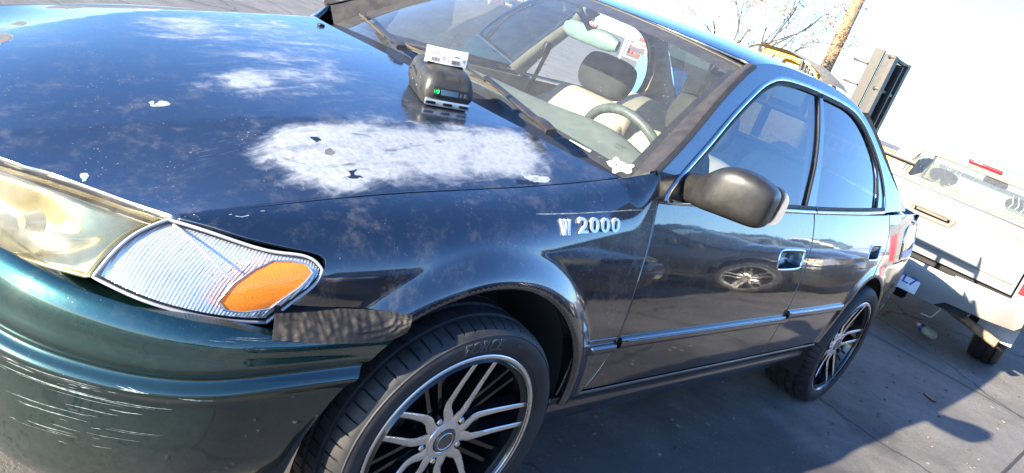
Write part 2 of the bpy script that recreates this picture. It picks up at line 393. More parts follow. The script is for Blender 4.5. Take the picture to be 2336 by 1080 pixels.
def rearg(s, v):
    s = np.asarray(s, float); v = np.asarray(v, float)
    x = (2.43-.06*s*s)*(1-v)+(3.02-.10*s*s)*v; y = s*(.53*(1-v)+.64*v); z = (1.368-.020*s*s)*(1-v)+(1.03-.012*s*s)*v
    k = .018*4*v*(1-v); return np.stack([x+.5*k, y, z+.8*k], -1)
def trunk(x, y):
    x = np.asarray(x, float); y = np.asarray(y, float)
    zc = 1.035-.045*sstep(2.9, 3.65, x)-.05*sstep(3.58, 3.72, x)
    return np.stack([x, y, zc-.06*(np.abs(y)/.76)**2.6], -1)
# ------------------------------------------------------------------ car materials
M = {}
M['paint'] = paint('sedan_paint', base=(.003, .011, .022), dust=.22, coat_ior=1.92, haze=.03)
M['hood_paint'] = paint('hood_paint', base=(.012, .021, .040), dust=.40, attr=True, metal=.45, haze=.075)
M['fender_paint'] = paint('fender_paint', base=(.005, .013, .028), dust=.50, metal=.7, haze=.06)
M['bumper_paint'] = paint('bumper_paint', base=(.0022, .036, .036), dust=.16, coat_ior=1.85)
M['black'] = simple('black_plastic', (.018, .018, .018), .45, bump=.15, bscale=400)
M['trim'] = simple('weathered_black_trim', (.036, .032, .030), .55, var=.22, vscale=25, bump=.2, bscale=150)
M['rubber'] = simple('seal_rubber', (.012, .012, .013), .6)
M['void'] = simple('dark_inner_metal', (.006, .006, .007), .9, spec=.1)
M['chrome'] = simple('chrome', (.72, .74, .76), .10, metal=1.0, var=.05)
M['trimchrome'] = simple('window_chrome', (.50, .54, .58), .14, metal=1.0, var=.12)
M['beige'] = simple('beige_trim', (.42, .36, .28), .75, bump=.12, bscale=300)
M['cloth'] = simple('beige_cloth', (.40, .34, .26), .9, bump=.4, bscale=700, var=.10)
M['dash'] = simple('grey_green_dash', (.17, .19, .165), .62, bump=.15, bscale=500)
M['headliner'] = simple('headliner', (.42, .37, .30), .95)
M['wglass'] = glass('windshield_glass', (.84, .90, .86), dust=.05)
M['sglass'] = glass('side_glass', (.40, .45, .46), ior=1.95, dust=.02)
M['rglass'] = glass('rear_side_glass', (.10, .12, .13), ior=2.0, dust=.02)
M['frit'] = simple('frit_black', (.010, .010, .011), .35)
M['shade'] = simple('sun_band', (.035, .026, .022), .6, var=.4)
M['white'] = simple('white_vinyl', (.80, .80, .79), .5)
M['underseal'] = simple('underseal', (.02, .02, .02), .9, bump=.5, bscale=80)

sedan = empty('sedan'); tag(sedan, 'dark green blue sedan with peeling hood paint and amber corner lamp', 'car')
S = sedan
def bead(name, path, nrm, w, h, mat, parent, n=7, flat=2.4, closed=False):
    """a raised strip swept along a surface path"""
    P = np.array(path, float); N = np.array(nrm, float); T = np.gradient(P, axis=0); T /= np.linalg.norm(T, axis=1)[:, None]+1e-12
    L = np.cross(N, T); L /= np.linalg.norm(L, axis=1)[:, None]+1e-12; rows = []
    for k in range(n):
        a = math.pi*k/(n-1); c, s_ = math.cos(a), math.sin(a)
        c = math.copysign(abs(c)**(2/flat), c); s_ = abs(s_)**(2/flat); rows.append(P+L*(w*c)+N*(h*s_-.001))
    mb = MB(); mb.grid([list(r) for r in rows]); 
    for e in (0, len(P)-1): mb.f.append(tuple(k*len(P)+e for k in range(n)))
    return mb.build(name, mat, parent, angle=55)
def surf_n(fn, q, ref=(0, -1, 0)):
    q = np.array(q, float); e = 1e-3; p = fn(q[:, 0], q[:, 1]); n = np.cross(fn(q[:, 0]+e, q[:, 1])-fn(q[:, 0]-e, q[:, 1]), fn(q[:, 0], q[:, 1]+e)-fn(q[:, 0], q[:, 1]-e))
    n /= np.linalg.norm(n, axis=1)[:, None]+1e-12; n *= np.where(n@np.array(ref, float) < 0, -1, 1)[:, None]; return p, n
def smooth_path(pts, h=.02):
    """Catmull-Rom through 2D points, resampled"""
    P = [np.array(p, float) for p in pts]; P = [2*P[0]-P[1]]+P+[2*P[-1]-P[-2]]; out = []
    for i in range(1, len(P)-2):
        k = max(2, int(np.linalg.norm(P[i+1]-P[i])/h))
        for j in range(k):
            t = j/k; out.append(.5*((2*P[i])+(-P[i-1]+P[i+1])*t+(2*P[i-1]-5*P[i]+4*P[i+1]-P[i+2])*t*t+(-P[i-1]+3*P[i]-3*P[i+1]+P[i+2])*t**3))
    out.append(P[-2]); return np.array(out)
def arc(c, a0, a1, n, r=None):
    r = r or c[2]; return [(c[0]+r*math.cos(R_(a0+(a1-a0)*k/n)), c[1]+r*math.sin(R_(a0+(a1-a0)*k/n))) for k in range(n+1)]
def arch_pts(A, w, conv=lambda x, z: (x, z)):
    out = []
    for r in np.concatenate([np.arange(.0105, .04, .0055), np.arange(.046, w, .010)]):
        rr = A[2]+r; n = int(2*math.pi*rr/.014)
        out += [conv(A[0]+rr*math.cos(2*math.pi*(k+.5*(int(r*1e4) % 2))/n), A[1]+rr*math.sin(2*math.pi*(k+.5*(int(r*1e4) % 2))/n)) for k in range(n)]
    return out
zj = lambda x: float(gap_z(x))-.11
# ------------------------------------------------------------------ fender
LAMP_EDGE = [(-.641, -.1938), (-.5926, -.1528), (-.541, -.1155), (-.4833, -.0884), (-.425, -.0644), (-.4145, -.0465), (-.4205, -.0247), (-.4403, .0083), (-.4816, .0627)]
DOOR_GAP = [(0.560, 0.977), (0.565, 0.940), (0.572, 0.901), (0.567, 0.810), (0.556, 0.690), (0.557, 0.518), (0.544, 0.448), (0.517, 0.374)]
fp = [(x, -FL) for x in np.linspace(-.62, .556, 42)]
fp += [(x, zj(x)-z) for x, z in smooth_path(DOOR_GAP[2:], .03)]
fp += [(.50, zj(.5)-.348), (.40, zj(.4)-.348)]
fp += [(x, zj(x)-z) for x, z in arc(ARCH_F, 5, 133, 90)]
fp += [(-.30, zj(-.30)-.612), (-.40, zj(-.40)-.612)]
fp += [tuple(p) for p in smooth_path(LAMP_EDGE[::-1], .02)]
fender_o = panel('fender', fp, fender, .014, M['fender_paint'], S, thick=.016, extra=arch_pts(ARCH_F, .10, lambda x, z: (x, zj(x)-z)), exclude=lambda q: np.hypot(q[:, 0]-ARCH_F[0], (gap_z(q[:, 0])-.11-q[:, 1])-ARCH_F[1]) < ARCH_F[2]+.102)
mirror(fender_o, S)
# ------------------------------------------------------------------ hood
hp = [(x, -float(gap_y(x))) for x in np.linspace(-.640, .479, 44)]
rear = smooth_path([(.479, -.74), (.430, -.68), (.387, -.624), (.326, -.525), (.298, -.40), (.288, -.275), (.284, 0)], .03)
front = smooth_path([(-.885, 0), (-.868, -.2), (-.82, -.36), (-.770, -.424), (-.724, -.498), (-.681, -.577), (-.640, -.648)], .03)
hp = [tuple(p) for p in hp]+[tuple(p) for p in rear[1:]]+[(x, -y) for x, y in rear[::-1][1:]]+[(x, -y) for x, y in hp[::-1][1:]]+[(x, -y) for x, y in front[::-1][1:]]+[tuple(p) for p in front[1:-1]]
_patch = np.array([(-.37, -.425), (-.42, -.50), (-.415, -.59), (-.33, -.655), (-.2, -.668), (.03, -.69), (.19, -.705), (.26, -.66), (.30, -.58), (.30, -.525), (.16, -.50), (.04, -.475), (-.18, -.435)])
def hood_fade(P):
    q = P[:, :2]; ins = inside(_patch, q); d = bdist(_patch, q)
    f = np.clip(.5+np.where(ins, d, -d)/.11, 0, .90)
    for cx, cy, rx, ry, ang, st in ((-.235, .24, .15, .17, -10, .84), (-.30, -.20, .12, .09, 25, .76), (.0, .22, .24, .28, 0, .62), (-.14, -.14, .20, .22, 0, .56), (.05, -.55, .26, .07, 5, .5)):
        a = R_(ang); dx, dy = q[:, 0]-cx, q[:, 1]-cy; u = (dx*math.cos(a)+dy*math.sin(a))/rx; v = (-dx*math.sin(a)+dy*math.cos(a))/ry
        f = np.maximum(f, st*np.exp(-(u*u+v*v)*.9))
    return f
hood_o = panel('hood', hp, hood, .016, M['hood_paint'], S, ref=(0, 0, 1), thick=.022, fade=hood_fade)
# ------------------------------------------------------------------ bumper
def u_at(x):
    lo, hi = -.3, 1.0
    for _ in range(40):
        m = (lo+hi)/2
        if float(bx_(m)) > x: lo = m
        else: hi = m
    return (lo+hi)/2
def bump_top(u): return float(np.interp(1-abs(1-u), [-.05, 0, .10, .20, .27, .40, .48, .58, .66, 1.0], [.602, .603, .604, .605, .6125, .6130, .6135, .618, .617, .618]))
def bump_row(k, zs):
    """one height line of the bumper, from arch to arch; zs is the height on the section before the rise to the rear"""
    out = []; m = 150
    def zz(u):
        uu = 1-abs(1-u); z = zs+float(b_sh(uu))*(1-float(sstep(.50, .60, zs))); return min(z, bump_top(u))
    z0 = zz(.03); dz = z0-ARCH_F[1]; xa = ARCH_F[0]-math.sqrt(max(0, ARCH_F[2]**2-dz*dz)); u0 = u_at(xa)+.004
    for i in range(m+1):
        t = i/m; t = .5-.5*math.cos(math.pi*t)*(.35)-.5*(1-2*t)*.65
        u = u0+(2-2*u0)*t; out.append((u, zz(u)))
    return out
zs_ = list(np.linspace(.200, .30, 6))+list(np.linspace(.32, .44, 6))+[.449, .455, .460, .465, .470, .475, .480, .484, .487, .490, .493, .496, .499, .503, .508, .515]+list(np.linspace(.525, .60, 8))+[.606, .612, .618, .623, .628, .632, .636]
rows = []
for k, z in enumerate(zs_):
    r = bump_row(k, z); a = np.array([p[0] for p in r]); b = np.array([p[1] for p in r]); rows.append([tuple(p) for p in bumper(a, b)])
inl = [(x+.055*max(.15, min(1, -(x+.25)*2.2)), y*(1-.06), z-.016) for x, y, z in rows[-1]]; rows.append([(p[0]*.7+q[0]*.3, p[1]*.7+q[1]*.3, p[2]+.0015) for p, q in zip(rows[-1], inl)]); rows.append(inl)
rows.insert(0, [(x+.05, y*.97, z+.004) for x, y, z in rows[0]])
mb = MB(); mb.grid(rows); e0 = [[r[0] for r in rows], [(p[0]+.01, p[1]+.035, p[2]) for p in [r[0] for r in rows]]]; mb.grid(e0)
bumper_o = mb.build('front_bumper', M['bumper_paint'], S, angle=50)
# ------------------------------------------------------------------ doors, quarter, rocker
belt = lambda x: float(np.interp(x, [0.554, 0.606, 1.397, 1.701, 2.643, 2.89, 3.2, 3.75], [0.925, 0.923, 0.937, 0.944, 0.972, 0.982, 0.985, 0.975]))
BGAP = [(1.702, 0.945), (1.725, 0.889), (1.735, 0.817), (1.722, 0.714), (1.705, 0.599), (1.700, 0.502), (1.699, 0.402), (1.694, 0.374)]
fd = [(x, belt(x)) for x in np.linspace(.574, 1.70, 24)]+[tuple(p) for p in smooth_path(BGAP, .03)[1:]]
fd += [(x, .372) for x in np.linspace(1.66, .56, 14)]+[tuple(p) for p in smooth_path(DOOR_GAP[2:], .03)[::-1]]
HAND_F = [(1.462, 0.745), (1.462, 0.791), (1.480, 0.807), (1.659, 0.808), (1.681, 0.796), (1.676, 0.757), (1.654, 0.741), (1.486, 0.737)]
door_f = panel('front_door', fd, side, .020, M['paint'], S, holes=[HAND_F])
RGAP = [(2.675, 0.976), (2.727, 0.918), (2.742, 0.852), (2.725, 0.789), (2.651, 0.724), (2.598, 0.685)]
HAND_R = [(2.470, 0.776), (2.477, 0.819), (2.493, 0.835), (2.630, 0.836), (2.646, 0.824), (2.635, 0.787), (2.612, 0.770), (2.487, 0.769)]
rd = [tuple(p) for p in smooth_path(BGAP, .03)]+[(x, .372) for x in np.linspace(1.73, 2.30, 8)]
rd += [tuple(p) for p in arc(ARCH_R, 168, 106, 44)]+[tuple(p) for p in smooth_path(RGAP, .03)[::-1]]+[(x, belt(x)) for x in np.linspace(2.655, 1.73, 20)]
door_r = panel('rear_door', rd, side, .020, M['paint'], S, extra=arch_pts(ARCH_R, .08), exclude=lambda q: np.hypot(q[:, 0]-ARCH_R[0], q[:, 1]-ARCH_R[1]) < ARCH_R[2]+.082, holes=[HAND_R])
qp = [tuple(p) for p in smooth_path(RGAP, .03)]+[tuple(p) for p in arc(ARCH_R, 103, -8, 60)]+[(3.10, .27), (3.55, .30), (3.66, .45), (3.66, .62), (3.60, .985)]+[(x, belt(x)) for x in np.linspace(3.55, 2.70, 20)]
quarter = panel('quarter_panel', qp, side, .022, M['paint'], S, extra=arch_pts(ARCH_R, .08), exclude=lambda q: np.hypot(q[:, 0]-ARCH_R[0], q[:, 1]-ARCH_R[1]) < ARCH_R[2]+.082)
for o in (door_r, quarter): mirror(o, S)
ROCK = spl([.20, .24, .30, .335, .345, .352, .366, .372], [.79, .815, .842, .852, .868, .868, .862, .85])
rock = lambda x, z: np.stack([x, -(ROCK(z)-.28*relu(.08-x)**2), z+0*x], -1)
rk = [(.385, .366), (2.305, .366), (2.30, .30), (2.27, .215), (.43, .215), (.385, .27)]
rocker = panel('rocker_panel', rk, rock, .02, M['paint'], S, thick=.01); mirror(rocker, S)
# body-coloured side mouldings
def moulding(x0, x1, zc, hw, hh, par):
    xs = np.linspace(x0, x1, 40); q = [(x, zc+.0055*(x-.5)/1.2) for x in xs]; p, n = surf_n(side, q)
    o = bead('side_moulding', p, n, hw, hh, M['paint'], par, n=13, flat=3.2); p2, n2 = surf_n(side, [(a, b+hw*.42) for a, b in q[1:-1]])
    bead('highlight_rib', p2+n2*hh*.93, n2, .0028, .0026, M['paint'], par, n=5, flat=2); return o
moulding(.425, .552, .517, .013, .012, fender_o); moulding(.566, 1.694, .530, .017, .014, door_f); moulding(1.715, 2.33, .548, .017, .014, door_r)
p, n = surf_n(side, [(x, .543) for x in np.linspace(.415, .548, 8)]); bead('crease_rib', p, n, .006, .004, M['paint'], fender_o)
# fender crease
q = smooth_path([(.07, -.1), (.2, -.1), (.35, -.1), (.512, -.1)], .02); 
# ------------------------------------------------------------------ roof, side frame, pillars
DLO = [(0.609, 0.927), (0.627, 0.954), (0.709, 1.011), (0.837, 1.087), (1.007, 1.186), (1.193, 1.278), (1.303, 1.320), (1.416, 1.345), (1.594, 1.356), (1.787, 1.358), (2.005, 1.355), (2.181, 1.343), (2.311, 1.312), (2.419, 1.262), (2.506, 1.207), (2.595, 1.132), (2.649, 1.046), (2.651, 0.974)]
dlo = [tuple(p) for p in smooth_path(DLO, .02)]
dlo_bot = [(x, belt(x)+.001) for x in np.linspace(2.63, .635, 40)]
PIL = [(0.562, 0.925), (0.551, 0.997), (0.705, 1.086), (0.902, 1.206), (1.078, 1.299), (1.183, 1.346), (1.304, 1.373), (1.487, 1.390), (1.716, 1.395), (1.945, 1.394), (2.141, 1.381), (2.313, 1.352), (2.445, 1.308), (2.607, 1.221), (2.787, 1.135), (2.980, 1.059), (3.143, 1.002)]
pil = [tuple(p) for p in smooth_path(PIL, .025)]
frame_poly = pil+[(x, belt(x)) for x in np.linspace(3.13, 2.70, 10)]+[(2.668, .9735)]
frame_poly += [(x, belt(x)-.001) for x in np.linspace(2.64, .575, 40)]
frame = panel('side_frame', frame_poly, gh, .016, M['paint'], S, gap=.0005, holes=[[p for p in dlo]+dlo_bot[1:-1]], thick=.02)
frame2 = mirror(frame, S)
rx = [x for x in np.linspace(1.19, 2.40, 44)]
rp = [(x, -float(gh_w(x, rail_z(x)))-.003) for x in rx]
fr_ = [(1.08+.11*s*s, .556*s) for s in np.linspace(1, -1, 24)]
re_ = [(2.43-.06*s*s, .53*s) for s in np.linspace(-1, 1, 20)]
roof_o = panel('roof', rp+re_+[(x, -y) for x, y in rp[::-1]]+fr_, roof, .022, M['paint'], S, ref=(0, 0, 1), gap=.001, thick=.01)
hl = lambda x, y: roof(x, y)-np.array([0, 0, .030])
panel('headliner', rp+re_+[(x, -y) for x, y in rp[::-1]]+fr_, hl, .05, M['headliner'], S, ref=(0, 0, -1), gap=.02, thick=-.0)
# drip moulding along the roof
pts = np.array([gh(x, z) for x, z in pil[30:]]); 
# ------------------------------------------------------------------ glass
def gridobj(name, fn, us, vs, mat, parent, flip=False):
    P = [[tuple(fn(u, v)) for v in vs] for u in us]; mb = MB(); mb.grid(P)
    if flip: mb.f = [q[::-1] for q in mb.f]
    return mb.build(name, mat, parent, angle=None)
ws = gridobj('windshield', wind, np.linspace(-1, 1, 40), np.linspace(-.03, 1, 24), M['wglass'], S)
inn = lambda fn, d: (lambda a, b: fn(a, b)-np.array([-d*.5, 0, d*.85]))
gridobj('lower_frit', inn(wind, .004), np.linspace(-1, 1, 40), np.linspace(-.03, .020, 4), M['frit'], ws)
gridobj('side_frit', inn(wind, .004), np.linspace(-1, -.968, 3), np.linspace(.020, .93, 20), M['frit'], ws)
gridobj('side_frit', inn(wind, .004), np.linspace(.968, 1, 3), np.linspace(.020, .93, 20), M['frit'], ws)
gridobj('upper_band', inn(wind, .004), np.linspace(-1, 1, 40), np.linspace(.90, 1.0, 4), M['shade'], ws)
gridobj('rear_window', rearg, np.linspace(-1, 1, 20), np.linspace(0, 1, 12), M['rglass'], S)
ghi = lambda d: (lambda x, z: gh(x, z)+np.array([0, d, 0]))
GF = [(.80, .962), (.79, 1.06), (.815, 1.081), (.903, 1.134), (1.105, 1.236), (1.248, 1.294), (1.349, 1.320), (1.467, 1.336), (1.60, 1.342), (1.766, 1.345)]
gf = [(0.655, 0.942)]+[tuple(p) for p in smooth_path([(0.673, 0.966), (0.749, 1.015), (0.858, 1.077), (0.939, 1.131), (1.126, 1.236), (1.259, 1.294), (1.355, 1.320), (1.469, 1.336), (1.766, 1.345)], .03)]+[(1.736, 1.217), (1.694, 1.109), (1.643, 1.024), (1.599, 0.945)]
glass_f = panel('front_window', gf, ghi(.010), .05, M['sglass'], door_f, gap=0, rad=.001, thick=.004)
gr = [tuple(p) for p in smooth_path([(1.823, 1.342), (1.960, 1.340), (2.104, 1.334), (2.231, 1.312), (2.346, 1.268), (2.464, 1.190), (2.512, 1.130), (2.515, 1.054), (2.487, 0.968)], .03)]+[(1.684, 0.945), (1.714, 0.966), (1.778, 1.137), (1.816, 1.242)]
glass_r = panel('rear_window_pane', gr, ghi(.010), .05, M['rglass'], door_r, gap=0, rad=.001, thick=.004)
# pillar cover between the windows, rear corner plate, seals
bp = [(1.766, 1.347), (1.822, 1.345), (1.816, 1.242), (1.778, 1.137), (1.729, 1.003), (1.709, 0.945), (1.597, 0.940), (1.643, 1.024), (1.694, 1.109), (1.736, 1.217)]
panel('pillar_cover', bp, ghi(.003), .03, M['trim_gloss'] if 'trim_gloss' in M else M['paint'], door_r, gap=.002, thick=.006)
cp = [(2.425, 1.17), (2.452, 1.14), (2.47, 1.06), (2.40, .98), (2.515, .984), (2.535, 1.05), (2.51, 1.13), (2.45, 1.205)]
panel('corner_plate', [(2.508, 1.183), (2.587, 1.125), (2.639, 1.046), (2.640, 0.974), (2.534, 0.971), (2.552, 1.044), (2.538, 1.116)], ghi(.004), .03, M['paint'], door_r, gap=.003, thick=.006)
def gh_bead(name, pts, w, h, mat, par, d=0.0):
    q = smooth_path(pts, .02); p, n = surf_n(gh, q); return bead(name, p+np.array([0, d, 0]), n, w, h, mat, par)
gh_bead('window_chrome', DLO, .0085, .007, M['trimchrome'], door_f)
gh_bead('window_seal', [(a+.012, b-.013) for a, b in DLO[1:10]], .007, .004, M['rubber'], door_f, .004)
gh_bead('window_seal', [(1.800, 1.345), (1.959, 1.343), (2.103, 1.337), (2.230, 1.316), (2.350, 1.270), (2.467, 1.192), (2.516, 1.130), (2.520, 1.054), (2.501, 0.975)], .009, .006, M['rubber'], door_r, .003)
gh_bead('window_seal', [(1.773, 1.345), (1.743, 1.217), (1.701, 1.109), (1.651, 1.024), (1.607, 0.945)], .007, .006, M['rubber'], door_f, .003)
for nm, xs_, par in (('belt_chrome', (.635, 1.05, 1.40, 1.697), door_f), ('belt_chrome', (1.71, 2.1, 2.4, 2.64), door_r)):
    q = [(x, belt(x)+.004) for x in xs_]; gh_bead(nm, q, .008, .009, M['chrome'], par); gh_bead('belt_seal', [(x, belt(x)+.017) for x in xs_], .008, .006, M['rubber'], par)
# weathered moulding between windshield and door frame
N_ = 40; ge = wind(np.full(N_, -1.0), np.linspace(-.03, 1.0, N_)); pl = smooth_path(PIL[1:6], .01); pl = pl[np.linspace(0, len(pl)-1, N_).astype(int)]; pe = gh(pl[:, 0], pl[:, 1])
rows = []
for k in range(9):
    t = k/8; b = math.sin(math.pi*t)**.7; rows.append([tuple(g*(1-t)+q_*t+np.array([-.004, -.006, .012])*b-np.array([0, 0, .006])*(t > .9)) for g, q_ in zip(ge, pe)])
mb = MB(); mb.grid(rows); pm = mb.build('pillar_moulding', M['trim'], S); mirror(pm, S)
rows = [[tuple(q_+np.array([-.006, .004, .004-.0])+np.array([0, -.009, .004])*math.sin(math.pi*k/4)+np.array([0, -.004*k, -.003*k])) for q_ in pe] for k in range(5)]
mb = MB(); mb.grid(rows); pm = mb.build('pillar_seal', M['rubber'], S); mirror(pm, S)
hdr = [wind(s, 1.0) for s in np.linspace(-1, 1, 30)]; bead('header_moulding', [h_+np.array([.006, 0, .001]) for h_ in hdr], [(-.3, 0, .95)]*30, .010, .006, M['trim'], S)
# cowl
hr = smooth_path([(.479, -.74), (.430, -.68), (.387, -.624), (.326, -.525), (.298, -.40), (.288, -.275), (.284, 0)], .03); hr = np.concatenate([hr, hr[::-1][1:]*np.array([1, -1])])
rows = []
for k in range(6):
    t = k/5; row = []
    for (x, y) in hr:
        a = hood(x-.01, y)-np.array([0, 0, .012]); b = wind(np.clip(y/.72, -1, 1), -.01)-np.array([0, 0, .006]); row.append(tuple(a*(1-t)+b*t-np.array([0, 0, .012])*math.sin(math.pi*t)))
    rows.append(row)
mb = MB(); mb.grid(rows); mb.build('cowl', M['black'], S, angle=None)
# trunk, tail, rear bumper
tp = [(2.96, -.742), (3.30, -.762), (3.55, -.70), (3.68, -.60), (3.735, 0), (3.68, .60), (3.55, .70), (3.30, .762), (2.96, .742), (2.93, .5), (2.96, 0), (2.93, -.5)]
trunk_o = panel('trunk_lid', tp, trunk, .04, M['paint'], S, ref=(0, 0, 1))
def tail(u, z):
    u = np.asarray(u, float); z = np.asarray(z, float); y = .735*u; x = 3.735-.34*np.abs(u)**3.0-.03*(z-.7)**2*4
    return np.stack([x+.02*sstep(.6, .4, z), y, z], -1)
panel('tail_panel', [(-1, .62), (-1, .98), (1, .98), (1, .62)], tail, .05, M['paint'], S, ref=(1, 0, 0), gap=0, thick=.01)
panel('rear_bumper', [(-1.02, .27), (-1.02, .615), (1.02, .615), (1.02, .27)], lambda u, z: tail(u, z)+np.array([.035, 0, 0]), .05, M['paint'], S, ref=(1, 0, 0), gap=0, thick=.02)

# ------------------------------------------------------------------ wheels
M['tyre'] = simple('tyre_rubber', (.020, .020, .021), .62, var=.35, vscale=22, bump=.25, bscale=260)
M['tyre_text'] = simple('tyre_lettering', (.050, .050, .052), .5)
M['alloy_black'] = simple('gloss_black_alloy', (.008, .008, .009), .18, var=.3, coat=.6)
M['alloy_cut'] = simple('machined_alloy', (.86, .83, .77), .30, metal=.88, var=.05, vscale=20)
M['disc'] = simple('brake_disc', (.16, .13, .11), .45, metal=.8, var=.5, vscale=30)
M['cap'] = simple('centre_cap', (.16, .15, .13), .4, metal=.6)
RIM = .244; TYR = .318; TW = .222
def fork_ring(path, w, y0, y1, taper=1.0):
    """a spoke prong as a bar following a bent line in the wheel plane: face at y0, back at y1"""
    P = np.array(path, float); T = np.gradient(P, axis=0); T /= np.linalg.norm(T, axis=1)[:, None]; L = np.stack([-T[:, 1], T[:, 0]], 1)
    rings = []
    for k, (p, l) in enumerate(zip(P, L)):
        ww = w[k] if hasattr(w, '__len__') else w; a, b = p-l*ww, p+l*ww; a2, b2 = p-l*ww*1.6, p+l*ww*1.6
        yy = y0[k] if hasattr(y0, '__len__') else y0; yb = y1[k] if hasattr(y1, '__len__') else y1
        rings.append([(a[0], yy, a[1]), (b[0], yy, b[1]), (b2[0], yb, b2[1]), (a2[0], yb, a2[1])])
    return rings
def rot2(p, a): c, s_ = math.cos(a), math.sin(a); return np.array([p[0]*c-p[1]*s_, p[0]*s_+p[1]*c])
def make_wheel(loc, steer, spin):
    """wheel about local Y; outer face towards -Y; lip plane at y=0"""
    root = S; mw = Matrix.Translation(loc) @ Matrix.Rotation(steer, 4, 'Z') @ Matrix.Rotation(spin, 4, 'Y')
    wheel = empty('wheel'); wheel.parent = S; wheel.matrix_local = mw
    # tyre
    prof = [(.218, -.006), (.240, .002), (.250, .010), (.262, .0155), (.277, .0175), (.290, .0155), (.300, .010), (.3055, .003), (.3105, -.006), (.3140, -.018), (.3155, -.030), (.3160, -.036), (.3095, -.038), (.3095, -.046), (.3170, -.048), (.3178, -.066), (.3180, -.080), (.3110, -.082), (.3110, -.092), (.3182, -.094), (.3184, -.110), (.3182, -.126), (.3110, -.128), (.3110, -.138), (.3180, -.140), (.3178, -.160), (.3095, -.162), (.3095, -.170), (.3160, -.172), (.3140, -.190), (.3055, -.206), (.290, -.218), (.26, -.221), (.225, -.208)]
    pitch = 66; rings = []; angs = []
    for p_ in range(pitch): angs += [(p_+q)*2*math.pi/pitch for q in (0, .42, .84, .865, .975, .999)]
    v = []; f = []; np_ = len(prof)
    for i, a in enumerate(angs):
        g = i % 6 in (3, 4)
        for k, (r, h) in enumerate(prof):
            sk = .0
            rr = r
            if g and 8 <= k <= 11: rr = r-.0062
            if g and 28 <= k <= 29: rr = r-.006
            if g and (k in (15, 16, 24, 25) or 19 <= k <= 21): rr = r-.0030
            aa = a+sk; v.append((rr*math.cos(aa), -h, rr*math.sin(aa)))
    n = len(angs)
    for i in range(n):
        j = (i+1) % n
        for k in range(np_-1): f.append((i*np_+k, i*np_+k+1, j*np_+k+1, j*np_+k))
    ty = mesh_obj('tyre', v, f, M['tyre'], wheel, True, 35)
    mb = MB()
    for r_ in (.2525, .297): mb.lathe([(r_-.0016, .0102 if r_ < .26 else .0115), (r_, .0135 if r_ < .26 else .0138), (r_+.0016, .0112 if r_ < .26 else .0105)], 120)
    mb.build('sidewall_rib', M['tyre'], wheel)
    # raised lettering FORCE HP, centred at the top of the sidewall (world), so undo the spin
    for txt, size, a0, rb, bold in (('FORCE', .0375, 19.0, .2625, .0008), ('HP', .0165, -15.5, .2745, .0003)):
        tv, tf = text_mesh(txt, size, .0012, .22, bold); wx = max(p[0] for p in tv); out = []
        for (x, y, z) in tv:
            a = math.pi/2+R_(a0)-x/rb*.93+spin; r_ = rb+y*1.0; hh = float(np.interp(r_, [.262, .277, .290, .300], [.0160, .0178, .0160, .0105]))
            out.append((r_*math.cos(a), -(hh+z+.0002), r_*math.sin(a)))
        mesh_obj('raised_lettering', out, [q[::-1] for q in tf], M['tyre_text'], wheel, False)
    # rim
    mb = MB(); mb.lathe([(.2285, .014), (.236, .002), (.2425, -.002), (.2455, .004), (.2425, .009), (.236, .0085), (.2315, .004), (.2285, -.02), (.222, -.05), (.215, -.10), (.213, -.19)], 96); mb.build('rim', M['alloy_black'], wheel)
    mb = MB(); mb.lathe([(.2325, .0052), (.236, .0092), (.2422, .0098), (.2445, .0082)], 96); mb.build('rim_lip', M['alloy_cut'], wheel)
    deep = lambda r: float(np.interp(r, [.03, .06, .10, .16, .236], [-.020, -.020, -.022, -.012, .004]))
    for k in range(5):
        A = 2*math.pi*k/5
        for sg in (-1, 1):
            path = smooth_path([(.030, .009*sg), (.048, .0105*sg), (.064, .0165*sg), (.079, .0265*sg), (.098, .0312*sg), (.135, .0315*sg), (.18, .0308*sg), (.234, .0300*sg)], .008)
            path = [rot2(q, A) for q in path]; w = [float(np.interp(np.hypot(*q), [.03, .06, .085, .11, .15, .235], [.0098, .0084, .0070, .0060, .0050, .0041])) for q in path]
            yf = [-deep(np.hypot(*q)) for q in path]; yb = [y_+.040 for y_ in yf]
            mb = MB(); mb.loft(fork_ring(path, w, [y_+.0015 for y_ in yf], yb)); sp = mb.build('spoke', M['alloy_black'], wheel, False)
            mb = MB(); L = fork_ring(path, [q*1.0 for q in w], yf, [y_+.002 for y_ in yf]); mb.loft(L); mb.build('machined_face', M['alloy_cut'], wheel, True, 30)
        for sg in (-1, 1):
            path = [(.060, .012*sg), (.10, .0150*sg), (.16, .0165*sg), (.233, .021*sg)]; path = [rot2(q, A+math.pi/5) for q in path]
            yf = [.042, .034, .026, .016]; mb = MB(); mb.loft(fork_ring(path, [.007, .0055, .0048, .0045], yf, [y_+.028 for y_ in yf])); mb.build('rear_spoke', M['alloy_black'], wheel, False)
    mb = MB(); mb.lathe([(.000, -.0165), (.030, -.0165), (.0315, -.017), (.033, -.019), (.045, -.021), (.050, -.024), (.052, -.05), (.075, -.055), (.08, -.09), (.0, -.09)], 40); mb.build('hub', M['alloy_black'], wheel)
    mb = MB(); mb.lathe([(.0305, -.0185), (.0335, -.0165), (.047, -.0185), (.049, -.022)], 60); mb.build('hub_face', M['alloy_cut'], wheel)
    mb = MB(); mb.lathe([(0, -.0140), (.026, -.0140), (.0275, -.0132), (.0285, -.0132), (.0300, -.0160)], 48); cpo = mb.build('centre_cap', M['cap'], wheel)
    mb = MB(); mb.lathe([(.0212, -.0137), (.0222, -.0130), (.0232, -.0137)], 48); mb.build('cap_ring', M['alloy_cut'], wheel)
